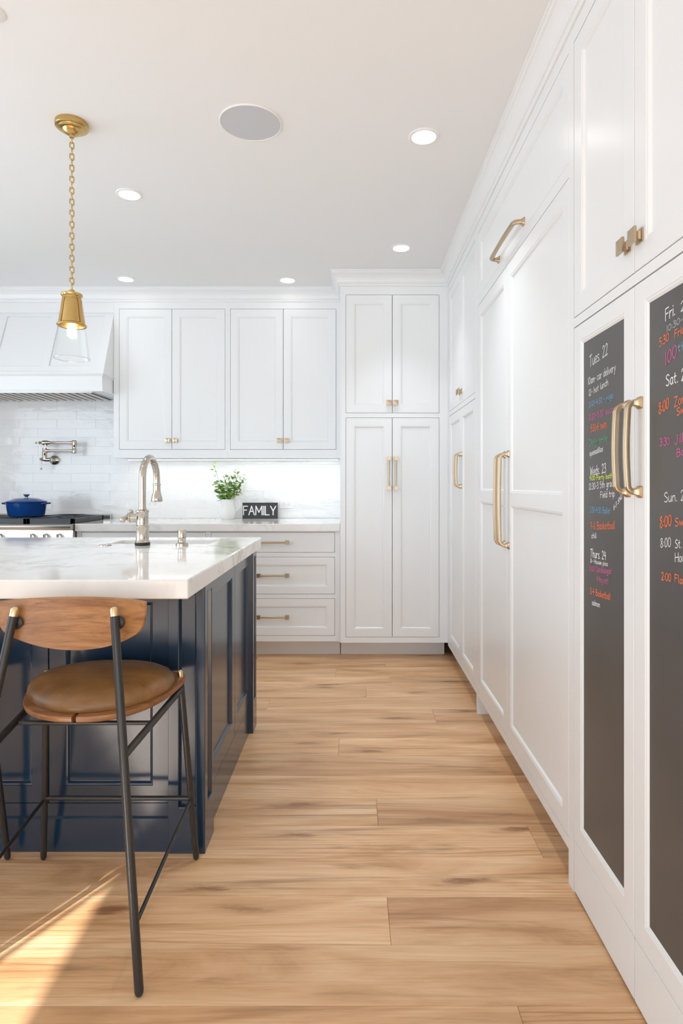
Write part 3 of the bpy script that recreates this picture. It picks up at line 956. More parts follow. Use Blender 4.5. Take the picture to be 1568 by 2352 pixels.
# end panels
FS = Frame((XS, 0, 0), (0, 1, 0), (1, 0, 0))
ya, ym, yb = YI + 0.125, 2.53, YIB - 0.106
for d, op in (((ya, ym - 0.001, 0.135, 0.859), (ya + 0.075, ym - 0.052, 0.205, 0.800)), ((ym + 0.001, yb, 0.135, 0.859), (ym + 0.052, yb - 0.024, 0.205, 0.800))):
    mb = framed(MB(), FS, d, [op], bead=IB)
    o = mb.build('end_panel', 'navy_paint', t)
    i, dep = IB[-1]
    MB().fbox(FS, op[0] + i - .003, op[1] - i + .003, op[2] + i - .003, op[3] - i + .003, dep - .008, dep + .0002).build('panel', 'navy_paint', o)
MB().fbox(FS, ya, yb, 0.0, 0.1335, -0.02, -0.0005).build('plinth', 'navy_paint', t)
MB().box(XI2 + 0.03, XI - 0.118, YIB - 0.03, YIB - 0.005, 0.10, 0.859).build('back_panel', 'navy_paint', t)

# countertop with the sink cut-out
mb = plate(MB(), Flat(), (-2.80, -0.456, 1.693, 3.052), [(SX0, SX1, SY0, SY1)], 0.0, 0.054)
o = mb.build('island_countertop', 'marble', None, bevel=0.005, seg=3)
tag(o, 'thick white veined stone countertop on the navy island', 'countertop')
t = thing('prep_sink', (-0.87, 2.84, 0.66), 'white undermount prep sink set in the island countertop', 'sink')
mb = MB()
sx0, sx1, sy0, sy1 = SX0 - .006, SX1 + .006, SY0 - .006, SY1 + .006
q = 0.012
inner = lambda z, i: [(sx0 + i, sy0 + i, z), (sx1 - i, sy0 + i, z), (sx1 - i, sy1 - i, z), (sx0 + i, sy1 - i, z)]
mb.loops([inner(0.8595, -q), inner(0.655, -q)], True, False, True)
mb.loops([inner(0.8595, 0), inner(0.70, 0.004), inner(0.667, 0.02)], True, False, True)
mb.loops([inner(0.8595, -q), inner(0.8595, 0)], True, False, False)
mb.build('basin', 'ceramic', t)
MB().lathe([(0.0, 0.0), (0.032, 0.0), (0.036, 0.003), (0.0, 0.004)], (-0.87, 2.84, 0.6672), seg=24).build('drain', 'nickel', t, smooth=True)

# ------------------------------------------------------------------ faucet and small fittings on the island
CT = 0.914
fx, fy = -0.914, 2.655
t = thing('kitchen_faucet', (fx, fy, CT), 'tall polished nickel gooseneck faucet on the island countertop', 'faucet')
MB().lathe([(0.031, 0.0), (0.032, 0.002), (0.032, 0.012), (0.0305, 0.0135)], (fx, fy, CT), seg=36).build('base_ring', 'black_rubber', t, smooth=True)
mb = MB().lathe([(0.031, 0.0135), (0.0315, 0.017), (0.028, 0.022), (0.0265, 0.030), (0.0265, 0.075), (0.0285, 0.078), (0.0285, 0.083), (0.0255, 0.086), (0.0245, 0.090), (0.0248, 0.110), (0.0248, 0.137), (0.0265, 0.141), (0.0285, 0.146), (0.0285, 0.151), (0.024, 0.153), (0.0165, 0.156), (0.0165, 0.165)], (fx, fy, CT), seg=36)
mb.build('body', 'nickel', t, smooth=True)
pts = [(fx, fy, CT + 0.155), (fx, fy, CT + 0.22), (fx, fy, CT + 0.285)]
R = 0.098
for j in range(1, 13):
    an = math.pi * j / 12
    pts.append((fx, fy + R - R * math.cos(an), CT + 0.285 + R * 1.02 * math.sin(an)))
pts.append((fx, fy + 2 * R, CT + 0.262))
sp = MB().tube(catmull(pts, 3), 0.0150, 20).build('spout', 'nickel', t, smooth=True)
MB().lathe([(0.0155, 0.0), (0.0185, -0.003), (0.0185, -0.008), (0.016, -0.011), (0.0165, -0.030), (0.0175, -0.042), (0.0205, -0.052), (0.0245, -0.068), (0.026, -0.080), (0.0245, -0.086), (0.018, -0.087), (0.0, -0.084)], (fx, fy + 2 * R, CT + 0.270), seg=30).build('spray_head', 'nickel', t, smooth=True)
mb = MB().lathe([(0.0195, 0.018), (0.0195, 0.046), (0.0175, 0.047), (0.0175, 0.049), (0.0205, 0.050), (0.0205, 0.056), (0.017, 0.060), (0.011, 0.066), (0.010, 0.070)], (fx, fy, CT + 0.119), (-1, 0, 0), seg=28)
hn = mb.build('handle_hub', 'nickel', t, smooth=True)
hx = fx - 0.073
mb = MB().tube([(hx, fy - 0.036, CT + 0.113), (hx, fy, CT + 0.119), (hx + 0.004, fy + 0.050, CT + 0.140)], [0.0075, 0.0095, 0.006], 14)
mb.sphere((hx, fy - 0.036, CT + 0.113), 0.0135).sphere((hx + 0.004, fy + 0.052, CT + 0.141), 0.0125)
mb.build('lever', 'nickel', hn, smooth=True)

sx, sy = -0.739, 2.645
t = thing('soap_dispenser', (sx, sy, CT), 'short polished nickel soap dispenser cap beside the sink', 'soap dispenser')
MB().lathe([(0.0265, 0.0), (0.027, 0.003), (0.0255, 0.009), (0.019, 0.013), (0.0165, 0.016), (0.0165, 0.030), (0.018, 0.033)], (sx, sy, CT), seg=30).build('collar', 'nickel', t, smooth=True)
MB().lathe([(0.0165, 0.033), (0.0185, 0.035), (0.0185, 0.066), (0.0165, 0.069), (0.0, 0.069)], (sx, sy, CT), seg=30).build('cap', 'nickel', t, smooth=True)
ax, ay = -1.068, 2.640
t = thing('air_switch', (ax, ay, CT), 'flat nickel push button set in the countertop by the faucet', 'switch')
MB().lathe([(0.0265, 0.0), (0.026, 0.003), (0.022, 0.0045), (0.019, 0.0035)], (ax, ay, CT), seg=30).build('bezel', 'nickel', t, smooth=True)
MB().lathe([(0.0175, 0.001), (0.0175, 0.005), (0.0, 0.006)], (ax, ay, CT), seg=24).build('button', 'nickel', t, smooth=True)

# ------------------------------------------------------------------ counter stools
def make_stool(cx, label):
    """cx: centre line; seat faces the island; rear feet on the camera side"""
    t = thing('counter_stool', (cx, 1.66, 0), label, 'stool', 'counter stools along the island')
    r = 0.0105
    for sg in (-1, 1):
        foot, tip = Vector((cx + sg * 0.239, 1.404, 0.0105)), Vector((cx + sg * 0.125, 1.547, 0.868))
        d = (tip - foot).normalized()
        lg = MB()
        lg.tube([foot - d * 0.0095, foot - d * 0.008, foot - d * 0.004, foot + d * 0.003, tip - d * 0.023], [0.003, 0.0062, 0.0092, r, r], 18)
        lg.build('leg', 'black_metal', t, smooth=True)
        MB().tube([tip - d * 0.023, tip - d * 0.007, tip - d * 0.002, tip + d * 0.001], [r * 0.98, r * 0.96, r * 0.75, r * 0.35], 18).build('brass_tip', 'tip_brass', t, smooth=True)
        # flange between post and backrest
        at = tip - d * 0.040
        mb = MB().tube([at, at + Vector((0, 0.019, -0.002))], 0.0075, 14)
        mb.lathe([(0.0175, 0.0), (0.0175, 0.004), (0.012, 0.008)], at + Vector((0, 0.0215, -0.003)), (0, -1, 0), 22)
        mb.build('bracket', 'black_metal', t, smooth=True)
        ff, ft_ = Vector((cx + sg * 0.2395, 1.914, 0.0105)), Vector((cx + sg * 0.203, 1.862, 0.612))
        d = (ft_ - ff).normalized()
        MB().tube([ff - d * 0.0095, ff - d * 0.008, ff - d * 0.004, ff + d * 0.003, ft_ - d * 0.022], [0.003, 0.0058, 0.0085, 0.0095, 0.0095], 18).build('leg', 'black_metal', t, smooth=True)
        MB().tube([ft_ - d * 0.022, ft_ - d * 0.007, ft_ - d * 0.002, ft_ + d * 0.001], [0.009, 0.0088, 0.0068, 0.003], 18).build('brass_tip', 'tip_brass', t, smooth=True)
        # side rail carrying the seat, and low side stretcher
        k = (0.515 - 0.0105) / (0.868 - 0.0105)
        a = Vector((cx + sg * (0.239 - 0.114 * k), 1.404 + 0.143 * k, 0.515))
        b = Vector((cx + sg * 0.206, 1.866, 0.553))
        MB().tube([a, b], 0.0095, 16).build('side_rail', 'black_metal', t, smooth=True)
        k = (0.145 - 0.0105) / 0.8575
        a = Vector((cx + sg * (0.239 - 0.114 * k), 1.404 + 0.143 * k, 0.145))
        b = Vector((cx + sg * 0.2275, 1.897, 0.200))
        MB().tube([a, b], 0.0052, 12).build('stretcher', 'black_metal', t, smooth=True)
    MB().tube([(cx - 0.2275, 1.897, 0.203), (cx + 0.2275, 1.897, 0.203)], 0.0068, 14).build('footrest', 'black_metal', t, smooth=True)
    MB().tube([(cx - 0.181, 1.66, 0.530), (cx + 0.181, 1.66, 0.530)], 0.006, 12).build('cross_bar', 'black_metal', t, smooth=True)
    # seat board: rounded, widest at the front legs, slotted at the back
    half = [(0.006, 1.5955), (0.06, 1.600), (0.115, 1.620), (0.158, 1.654), (0.190, 1.702), (0.210, 1.762), (0.219, 1.820), (0.220, 1.862), (0.208, 1.893), (0.165, 1.920), (0.09, 1.934), (0.0, 1.937)]
    outl = [(p.x, p.y) for p in catmull([(a, b, 0) for a, b in half], 3)]
    ring = [(0.0045, 1.640)] + outl + [(-a, b) for a, b in outl[::-1][1:]] + [(-0.0045, 1.640)]
    n = len(ring)
    def dish(x, y): return 0.006 * ((x / 0.22) ** 2) + (y - 1.765) * 0.055
    lps = []
    for ins, z in ((0.010, 0.5610), (0.002, 0.565), (0.0, 0.573), (0.0015, 0.5785), (0.006, 0.580)):
        lp = []
        for i, (x, y) in enumerate(ring):
            c = Vector((x, y - 1.765))
            f = 1 - ins / max(c.length, 0.05) if 0 < i < n - 1 else 1
            lp.append((cx + x * f, 1.765 + (y - 1.765) * f, z + dish(x, y)))
        lps.append(lp)
    MB().loops(lps, True, True, True).build('seat_board', 'seat_walnut', t, smooth=True)
    # padded leather seat
    cr = [(0.205 * math.cos(2 * math.pi * j / 60) * (1 + 0.05 * math.sin(2 * math.pi * j / 60)), 1.776 + 0.161 * math.sin(2 * math.pi * j / 60)) for j in range(60)]
    lps = []
    for f, z in ((0.93, 0.577), (0.985, 0.581), (1.0, 0.590), (0.99, 0.601), (0.95, 0.611), (0.86, 0.621), (0.67, 0.630), (0.42, 0.635), (0.15, 0.6365), (0.01, 0.6365)):
        lps.append([(cx + x * f, 1.776 + (y - 1.776) * f, z + dish(x, y) * min(1, f)) for x, y in cr])
    MB().loops(lps, True, True, True).build('seat_cushion', 'brown_leather', t, smooth=True)
    # bent backrest board
    out = [(-0.186, 0.880), (-0.10, 0.8845), (0.0, 0.886), (0.10, 0.8845), (0.180, 0.880), (0.190, 0.872), (0.1895, 0.845), (0.182, 0.815), (0.165, 0.795), (0.125, 0.774), (0.07, 0.757), (0.0, 0.750), (-0.07, 0.757), (-0.125, 0.774), (-0.165, 0.795), (-0.182, 0.815), (-0.1895, 0.845), (-0.191, 0.872)]
    ol = [(p.x, p.y) for p in catmull([(a, b, 0) for a, b in out], 3, True)]
    yb_ = lambda x, z: 1.5755 - 0.75 * (x * x - 0.0156) * 1.0 - (0.83 - z) * 0.10
    bk, hz = 0.0055, 0.816
    lps = []
    def lay(f, dy):
        return [(cx + 0.012 + x * f, yb_(x * f, hz + (z - hz) * f) + dy, hz + (z - hz) * f) for x, z in ol]
    for f, dy in ((0.02, -bk), (0.35, -bk), (0.65, -bk), (0.88, -bk), (0.985, -bk), (1.0, -bk * .5), (1.0, bk * .5), (0.985, bk), (0.88, bk), (0.65, bk), (0.35, bk), (0.02, bk)):
        lps.append(lay(f, dy))
    MB().loops(lps, True, True, True).build('backrest', 'chair_oak', t, smooth=True)
    return t
make_stool(-0.730, 'counter stool with brown leather seat and curved oak backrest at the island corner')
make_stool(-1.322, 'counter stool cut off by the picture edge, only one black leg and foot showing')

# ------------------------------------------------------------------ ceiling fittings
def downlight(x, y, label, watts):
    t = thing('downlight', (x, y, H), label, 'ceiling light', 'recessed downlights in the white ceiling')
    MB().lathe([(0.062, 0.0), (0.0625, -0.002), (0.060, -0.0045), (0.050, -0.0055), (0.0465, -0.002), (0.0465, -0.0005)], (x, y, H - 0.0003), seg=40, cap0=False, cap1=False).build('trim_ring', 'trim_white', t, smooth=True)
    MB().lathe([(0.0465, -0.0012), (0.0, -0.0012)], (x, y, H), seg=32, cap0=False).build('lens', 'lens_glow', t)
    l = light('downlight_lamp', 'AREA', (0, 0, -0.008), (0, 0, 0), watts, (0.96, 0.98, 1.0), shape='DISK', size=0.085)
    l.data.spread = math.radians(78)
    l.parent = t
# the two by the wall cabinets run dimmer
for x, y, lb, wt in ((0.2915, 2.488, 'lit recessed downlight nearest the panelled refrigerator and the camera', 2.2),
                 (0.293, 3.661, 'lit recessed downlight in front of the tall pantry', 1.7),
                 (-0.451, 4.239, 'lit recessed downlight above the wall cabinet beside the pantry', 0.15),
                 (-1.566, 4.216, 'lit recessed downlight above the wall cabinet beside the hood', 0.15),
                 (-1.092, 2.985, 'lit recessed downlight beside the pendant chain over the island', 2.2)):
    downlight(x, y, lb, wt)
x, y = -0.3995, 2.395
t = thing('ceiling_speaker', (x, y, H), 'large round grey speaker grille flush in the ceiling', 'speaker')
MB().lathe([(0.1215, -0.0002), (0.1215, -0.004), (0.118, -0.0055), (0.117, -0.003)], (x, y, H), seg=64, cap0=False, cap1=False).build('rim', 'trim_white', t, smooth=True)
MB().lathe([(0.1175, -0.0035), (0.06, -0.0042), (0.0, -0.0045)], (x, y, H), seg=64, cap0=False).build('grille', 'speaker_grille', t, smooth=True)
x, y = -1.086, 1.834
o = MB().lathe([(0.0395, -0.0003), (0.0395, -0.002), (0.037, -0.004), (0.0, -0.0045)], (x, y, H), seg=40, cap0=False).build('sprinkler_cover', 'ceiling_paint', None, smooth=True)
tag(o, 'small white sprinkler cover plate at the upper ceiling corner of the picture', 'sprinkler cover')

# pendant
px, py = -1.103, 2.398
t = thing('pendant_light', (px, py, H), 'brass pendant light with clear glass shade on a chain over the island', 'pendant light')
MB().lathe([(0.0615, 0.0), (0.0625, -0.004), (0.0615, -0.017), (0.058, -0.020), (0.051, -0.021), (0.050, -0.025), (0.046, -0.028), (0.036, -0.029), (0.034, -0.033), (0.027, -0.041), (0.015, -0.048), (0.0095, -0.050), (0.0085, -0.058), (0.0, -0.060)], (px, py, H - 0.0003), seg=48).build('canopy', 'pendant_brass', t, smooth=True)
zt, zb = 2.545, 1.946
nl = 27
pitch = (zt - zb) / nl
proto = None
lk = MB()
hl, hw = pitch * 0.5 + 0.0028, 0.0072
cpts = [(-hw, 0, -hl + hw), (-hw, 0, hl - hw)] + [(hw * -math.cos(math.pi * j / 5), 0, hl - hw + hw * math.sin(math.pi * j / 5)) for j in range(1, 5)] + [(hw, 0, hl - hw), (hw, 0, -hl + hw)] + [(hw * math.cos(math.pi * j / 5), 0, -hl + hw - hw * math.sin(math.pi * j / 5)) for j in range(1, 5)]
sgm = 8
ring = []
m = len(cpts)
for i in range(m):
    p = Vector(cpts[i]); tg = (Vector(cpts[(i + 1) % m]) - Vector(cpts[i - 1])).normalized()
    nn = tg.cross(Vector((0, 1, 0)))
    ring.append([p + (nn * math.cos(2 * math.pi * j / sgm) + Vector((0, 1, 0)) * math.sin(2 * math.pi * j / sgm)) * 0.0024 for j in range(sgm)])
lk.loops(ring + [ring[0]], True)
lme = bpy.data.meshes.new('chain_link')
lme.from_pydata(lk.v, [], lk.f)
lme.materials.append(MAT['pendant_brass'])
lme.polygons.foreach_set('use_smooth', [True] * len(lme.polygons))
for i in range(nl):
    o = bpy.data.objects.new('chain_link', lme)
    COL.objects.link(o)
    o.location = (0, 0, zt - pitch * (i + 0.5) - H)
    o.rotation_euler = (0, 0, math.radians(25 if i % 2 else 115))
    o.parent = t
MB().lathe([(0.0, 1.944), (0.010, 1.944), (0.0105, 1.935), (0.012, 1.930), (0.036, 1.929), (0.0395, 1.927), (0.040, 1.921), (0.0375, 1.917), (0.034, 1.914), (0.034, 1.909), (0.0365, 1.906), (0.039, 1.886), (0.0445, 1.845), (0.0495, 1.812), (0.0545, 1.808), (0.0555, 1.803), (0.0535, 1.8005), (0.049, 1.803), (0.046, 1.812), (0.0365, 1.90), (0.0, 1.905)], (px, py, 0), seg=48, cap0=False, cap1=False).build('shade_cap', 'pendant_brass', t, smooth=True)
for k in range(4):
    an = math.radians(62 + 90 * k)
    dx, dy = math.cos(an), math.sin(an)
    MB().tube([(px + dx * 0.0385, py + dy * 0.0385, 1.925), (px + dx * 0.053, py + dy * 0.053, 1.804)], 0.0021, 8).build('rib', 'pendant_brass', t, smooth=True)
MB().lathe([(0.047, 1.815), (0.0505, 1.785), (0.0565, 1.730), (0.0635, 1.674), (0.0650, 1.6725), (0.0662, 1.6745), (0.0590, 1.730), (0.0530, 1.785), (0.0485, 1.815)], (px, py, 0), seg=56, cap0=False, cap1=False).build('glass_shade', 'glass', t, smooth=True)
rim = [(px + 0.0652 * math.cos(2 * math.pi * j / 56), py + 0.0652 * math.sin(2 * math.pi * j / 56), 1.6735) for j in range(57)]
MB().tube(rim, 0.0014, 8, cap=False).build('glass_edge', 'glass_edge', t, smooth=True)
MB().lathe([(0.0135, 1.905), (0.0135, 1.835), (0.011, 1.826), (0.0, 1.825)], (px, py, 0), seg=20).build('socket', 'trim_white', t, smooth=True)
MB().lathe([(0.0, 1.752), (0.008, 1.755), (0.0145, 1.764), (0.0175, 1.777), (0.016, 1.793), (0.0115, 1.812), (0.0105, 1.826)], (px, py, 0), seg=24).build('bulb', 'bulb_glow', t, smooth=True)
l = light('pendant_lamp', 'POINT', (0, 0, 1.775 - H), (0, 0, 0), 4.0, (1.0, 0.86, 0.68), shadow_soft_size=0.02)
l.parent = t

# ------------------------------------------------------------------ range hood
hx0, hx1 = -2.96, -1.7395
hf = 4.246
t = thing('range_hood', (-2.35, YW - 0.02, 1.81), 'white panelled range hood with sloping front above the range', 'range hood')
zl0, zl1 = 1.827, 1.957
# sloping body
prof = [(YW - 0.010, zl1), (hf + 0.022, zl1), (YU + 0.022, 2.430), (YU + 0.002, 2.430), (YU + 0.002, 2.598), (YW - 0.010, 2.598)]
mb = MB().loops([[(x, y, z) for y, z in prof] for x in (hx0, hx1)], True, True, True)
mb.build('body', 'white_paint', t)
# applied stiles and rails on the slope leave three sunk panels
sl = Vector((0, YU + 0.022 - hf - 0.022, 2.430 - zl1))
sL = sl.length
ud = sl.normalized()
nd = Vector((0, -ud.z, ud.y)).normalized()
class Slope:
    n = nd
    def __call__(s, a, b, c=0.0):
        return Vector((a, hf + 0.022, zl1)) + ud * b + nd * c
mrg, st, rl = 0.067, 0.055, 0.055
pw = (hx1 - hx0 - 2 * mrg - 2 * st) / 3
hol = [(hx0 + mrg + k * (pw + st), hx0 + mrg + k * (pw + st) + pw, rl, sL - 0.030) for k in range(3)]
plate(MB(), Slope(), (hx0 + .0005, hx1 - .0005, 0.0, sL), hol, 0.0005, 0.009).build('front_frame', 'white_paint', t, bevel=0.0025)
# mantle band with mouldings
def ring_band(prof_, x0, x1, y0, nm):
    mb = MB()
    lp = []
    for d, z in prof_:
        lp.append([(x0 - d, YW - 0.010, z), (x0 - d, y0 - d, z), (x1 + d, y0 - d, z), (x1 + d, YW - 0.010, z)])
    mb.loops(lp, True, True, True)
    mb.build(nm, 'white_paint', t)
ring_band([(-0.012, zl0 + 0.004), (-0.004, zl0 + 0.004), (-0.004, zl1 - 0.022), (-0.010, zl1 - 0.022)], hx0, hx1, hf, 'mantle')
ring_band([(-0.006, zl1 - 0.024), (-0.002, zl1 - 0.022), (0.006, zl1 - 0.010), (0.008, zl1 - 0.006), (0.008, zl1), (-0.02, zl1 + 0.0005)], hx0, hx1, hf, 'cornice')
ring_band([(-0.060, zl0), (0.005, zl0), (0.006, zl0 + 0.004), (0.004, zl0 + 0.010), (-0.003, zl0 + 0.012)], hx0, hx1, hf, 'lip')
MB().box(hx0 + 0.085, hx1 - 0.085, hf + 0.03, YW - 0.012, 1.8205, 1.8268).build('liner', 'steel', t)
x = hx1 - 0.10
while x > hx0 + 0.15:
    MB().add([(x - 0.036, hf + 0.036, 1.8185), (x, hf + 0.036, 1.8185), (x, YW - 0.12, 1.8125), (x - 0.036, YW - 0.12, 1.8125),
              (x - 0.036, hf + 0.036, 1.8198), (x, hf + 0.036, 1.8198), (x, YW - 0.12, 1.8198), (x - 0.036, YW - 0.12, 1.8198)],
             [(3, 2, 1, 0), (4, 5, 6, 7), (0, 1, 5, 4), (1, 2, 6, 5), (2, 3, 7, 6), (3, 0, 4, 7)]).build('baffle_slat', 'baffle', t)
    x -= 0.0555
MB().box(hx0 + 0.09, hx1 - 0.09, hf + 0.034, YW - 0.115, 1.8192, 1.8204).build('filter_back', 'dark_slot', t)
for x in (-1.98, -2.25, -2.53):
    MB().tube([(x, YW - 0.120, 1.806), (x, YW - 0.118, 1.8185)], 0.004, 8).build('filter_pull', 'steel', t)

# ------------------------------------------------------------------ range
rx0, rx1 = -2.837, -1.868
t = thing('gas_range', (-2.35, 4.45, 0), 'stainless steel gas range with black iron grates', 'range')
MB().box(rx0, rx1, 4.115, YW - 0.016, 0.10, 0.900).build('body', 'steel', t, bevel=0.002)
MB().box(rx0 + .02, rx1 - .02, 4.18, YW - 0.05, 0.0, 0.10).build('toe_kick', 'dark_slot', t)
mb = MB()
bn = [(4.116, 0.914), (4.06, 0.914), (4.047, 0.911), (4.040, 0.903), (4.040, 0.886), (4.047, 0.877), (4.060, 0.874), (4.116, 0.874)]
mb.loops([[(x, y, z) for y, z in bn] for x in (rx0, rx1)], True, True, True).build('bullnose', 'steel', t, smooth=True)
MB().add([(rx0, 4.078, 0.872), (rx1, 4.078, 0.872), (rx1, 4.062, 0.765), (rx0, 4.062, 0.765), (rx0, 4.116, 0.872), (rx1, 4.116, 0.872), (rx1, 4.116, 0.765), (rx0, 4.116, 0.765)],
         [(0, 3, 2, 1), (4, 5, 6, 7), (0, 1, 5, 4), (1, 2, 6, 5), (2, 3, 7, 6), (3, 0, 4, 7)]).build('control_panel', 'steel', t)
for x in (-1.953, -2.042, -2.132, -2.35, -2.568, -2.658, -2.747):
    k = MB().lathe([(0.026, 0.0), (0.026, 0.004), (0.022, 0.006), (0.021, 0.026), (0.018, 0.029), (0.0, 0.029)], (x, 4.071, 0.824), (0, -1, 0.12), 28).build('knob', 'steel', t, smooth=True)
    MB().box(x - 0.003, x + 0.003, 4.030, 4.044, 0.806, 0.848).build('pointer', 'nickel', k, bevel=0.001)
MB().box(rx0 + .01, rx1 - .01, 4.085, 4.115, 0.16, 0.74).build('oven_door', 'steel', t, bevel=0.003)
dd = MB().tube([(rx0 + .07, 4.045, 0.70), (rx1 - .07, 4.045, 0.70)], 0.013, 18)
for x in (rx0 + .10, rx1 - .10):
    dd.tube([(x, 4.087, 0.70), (x, 4.045, 0.70)], 0.009, 12)
dd.build('door_handle', 'steel', t, smooth=True)
MB().box(rx0 + .002, rx1 - .002, YW - 0.045, YW - 0.0125, 0.900, 0.9515).build('back_trim', 'steel', t, bevel=0.002)
MB().box(rx0 + .008, rx1 - .008, 4.118, YW - 0.046, 0.9002, 0.912).build('cooktop', 'cast_iron', t, bevel=0.002)
gw = (rx1 - rx0 - 0.016) / 3
for k in range(3):
    g0 = rx0 + 0.008 + k * gw + 0.0015
    g1 = g0 + gw - 0.003
    ya_, yb_ = 4.105, 4.60
    mb = MB()
    for (a, b, c, d) in ((g0, g1, ya_, ya_ + 0.022), (g0, g1, yb_ - 0.022, yb_), (g0, g0 + 0.022, ya_, yb_), (g1 - 0.022, g1, ya_, yb_)):
        mb.box(a, b, c, d, 0.9125, 0.947)
    mb.box(g0, g1, (ya_ + yb_) / 2 - 0.010, (ya_ + yb_) / 2 + 0.010, 0.930, 0.9475)
    for cyy in (4.235, 4.475):
        cxx = (g0 + g1) / 2
        for q in range(4):
            an = math.pi / 2 * q + math.pi / 4 * (q * 0)
            dx, dy = math.cos(an), math.sin(an)
            ex = 0.13 if abs(dx) > 0.5 else 0.11
            p0 = Vector((cxx + dx * 0.03, cyy + dy * 0.03, 0.942)); p1 = Vector((cxx + dx * ex, cyy + dy * ex, 0.942))
            mb.tube([p0, p1], 0.007, 6)
    mb.build('grate', 'cast_iron', t, bevel=0.0015)
    for cyy in (4.235, 4.475):
        MB().lathe([(0.045, 0.0), (0.045, 0.010), (0.03, 0.014), (0.03, 0.018), (0.0, 0.020)], ((g0 + g1) / 2, cyy, 0.912), seg=24).build('burner', 'cast_iron', t, smooth=True)

# dutch oven
ox, oy, oz = -2.33, 4.36, 0.9495
t = thing('dutch_oven', (ox, oy, oz), 'blue enamelled cast iron pot with lid on the range', 'pot')
MB().lathe([(0.0, 0.0), (0.105, 0.0), (0.114, 0.004), (0.118, 0.012), (0.1325, 0.092), (0.1345, 0.098), (0.130, 0.100), (0.0, 0.099)], (ox, oy, oz), seg=56).build('pot_body', 'enamel_blue', t, smooth=True)
ld = MB().lathe([(0.1345, 0.1005), (0.136, 0.104), (0.132, 0.109), (0.122, 0.112), (0.095, 0.122), (0.075, 0.128), (0.072, 0.1285), (0.045, 0.1325), (0.0, 0.134)], (ox, oy, oz), seg=56).build('lid', 'enamel_blue', t, smooth=True)
MB().lathe([(0.0105, 0.133), (0.0105, 0.140), (0.013, 0.144), (0.0225, 0.155), (0.023, 0.158), (0.018, 0.160), (0.0, 0.1605)], (ox, oy, oz), seg=28).build('knob', 'steel', ld, smooth=True)
for sg in (-1, 1):
    pts = [(ox + sg * 0.126, oy - 0.042, oz + 0.092), (ox + sg * 0.152, oy - 0.034, oz + 0.094), (ox + sg * 0.163, oy, oz + 0.095), (ox + sg * 0.152, oy + 0.034, oz + 0.094), (ox + sg * 0.126, oy + 0.042, oz + 0.092)]
    MB().tube(catmull(pts, 4), 0.0065, 12).build('handle', 'enamel_blue', t, smooth=True)

# pot filler
mx, mz = -2.318, 1.367
yw_ = YW - 0.0125
t = thing('pot_filler', (mx, yw_, mz), 'polished nickel folding pot filler tap on the tiled wall', 'faucet')
MB().lathe([(0.036, 0.0), (0.036, 0.006), (0.028, 0.011), (0.016, 0.016), (0.013, 0.022), (0.013, 0.075)], (mx, yw_, mz), (0, -1, 0), 32).build('wall_flange', 'nickel', t, smooth=True)
yv = yw_ - 0.085
vx = -2.352
MB().tube([(mx, yv + 0.012, mz), (vx, yv, mz)], 0.0155, 18).lathe([(0.0165, 0.0), (0.0165, 0.045), (0.019, 0.05), (0.019, 0.058), (0.016, 0.062), (0.016, 0.090), (0.0, 0.092)], (vx, yv, mz), (0, 0, 1), 24).build('riser', 'nickel', t, smooth=True)
h = MB().tube([(vx, yv, mz + 0.002), (vx - 0.028, yv, mz + 0.004), (vx - 0.036, yv, mz + 0.002)], [0.015, 0.0125, 0.008], 14)
h.tube([(vx - 0.026, yv, mz), (vx - 0.026, yv - 0.002, mz - 0.066)], [0.005, 0.0042], 10).sphere((vx - 0.026, yv - 0.002, mz - 0.068), 0.0075)
h.build('lever', 'nickel', t, smooth=True)
zl, zh = 1.434, 1.496
ex = -2.126
MB().tube([(vx, yv, zl), (vx + 0.03, yv, zl), (vx + 0.05, yv, zl), (ex - 0.04, yv, zl), (ex - 0.02, yv, zl), (ex, yv, zl)], [0.014, 0.0125, 0.0092, 0.0092, 0.012, 0.014], 16).build('lower_arm', 'nickel', t, smooth=True)
MB().lathe([(0.0, -0.020), (0.015, -0.019), (0.017, -0.012), (0.017, 0.012), (0.014, 0.016), (0.014, 0.032), (0.0175, 0.038), (0.018, 0.075), (0.015, 0.081), (0.0, 0.082)], (ex, yv, zl), (0, 0, 1), 24).build('elbow_joint', 'nickel', t, smooth=True)
MB().tube([(ex, yv, zh), (ex - 0.03, yv, zh), (ex - 0.05, yv, zh), (-2.305, yv, zh), (-2.32, yv, zh), (-2.335, yv, zh), (-2.365, yv, zh), (-2.372, yv, zh), (-2.395, yv, zh)], [0.014, 0.012, 0.0092, 0.0092, 0.0135, 0.0185, 0.0185, 0.0125, 0.011], 18).tube([(-2.345, yv, zh), (-2.345, yv, zh - 0.026)], [0.0145, 0.012], 16).build('upper_arm', 'nickel', t, smooth=True)
MB().tube([(-2.395, yv, zh), (-2.402, yv, zh), (-2.412, yv, zh)], [0.004, 0.004, 0.004], 10).sphere((-2.418, yv, zh), 0.0085).build('valve_knob', 'nickel', t, smooth=True)

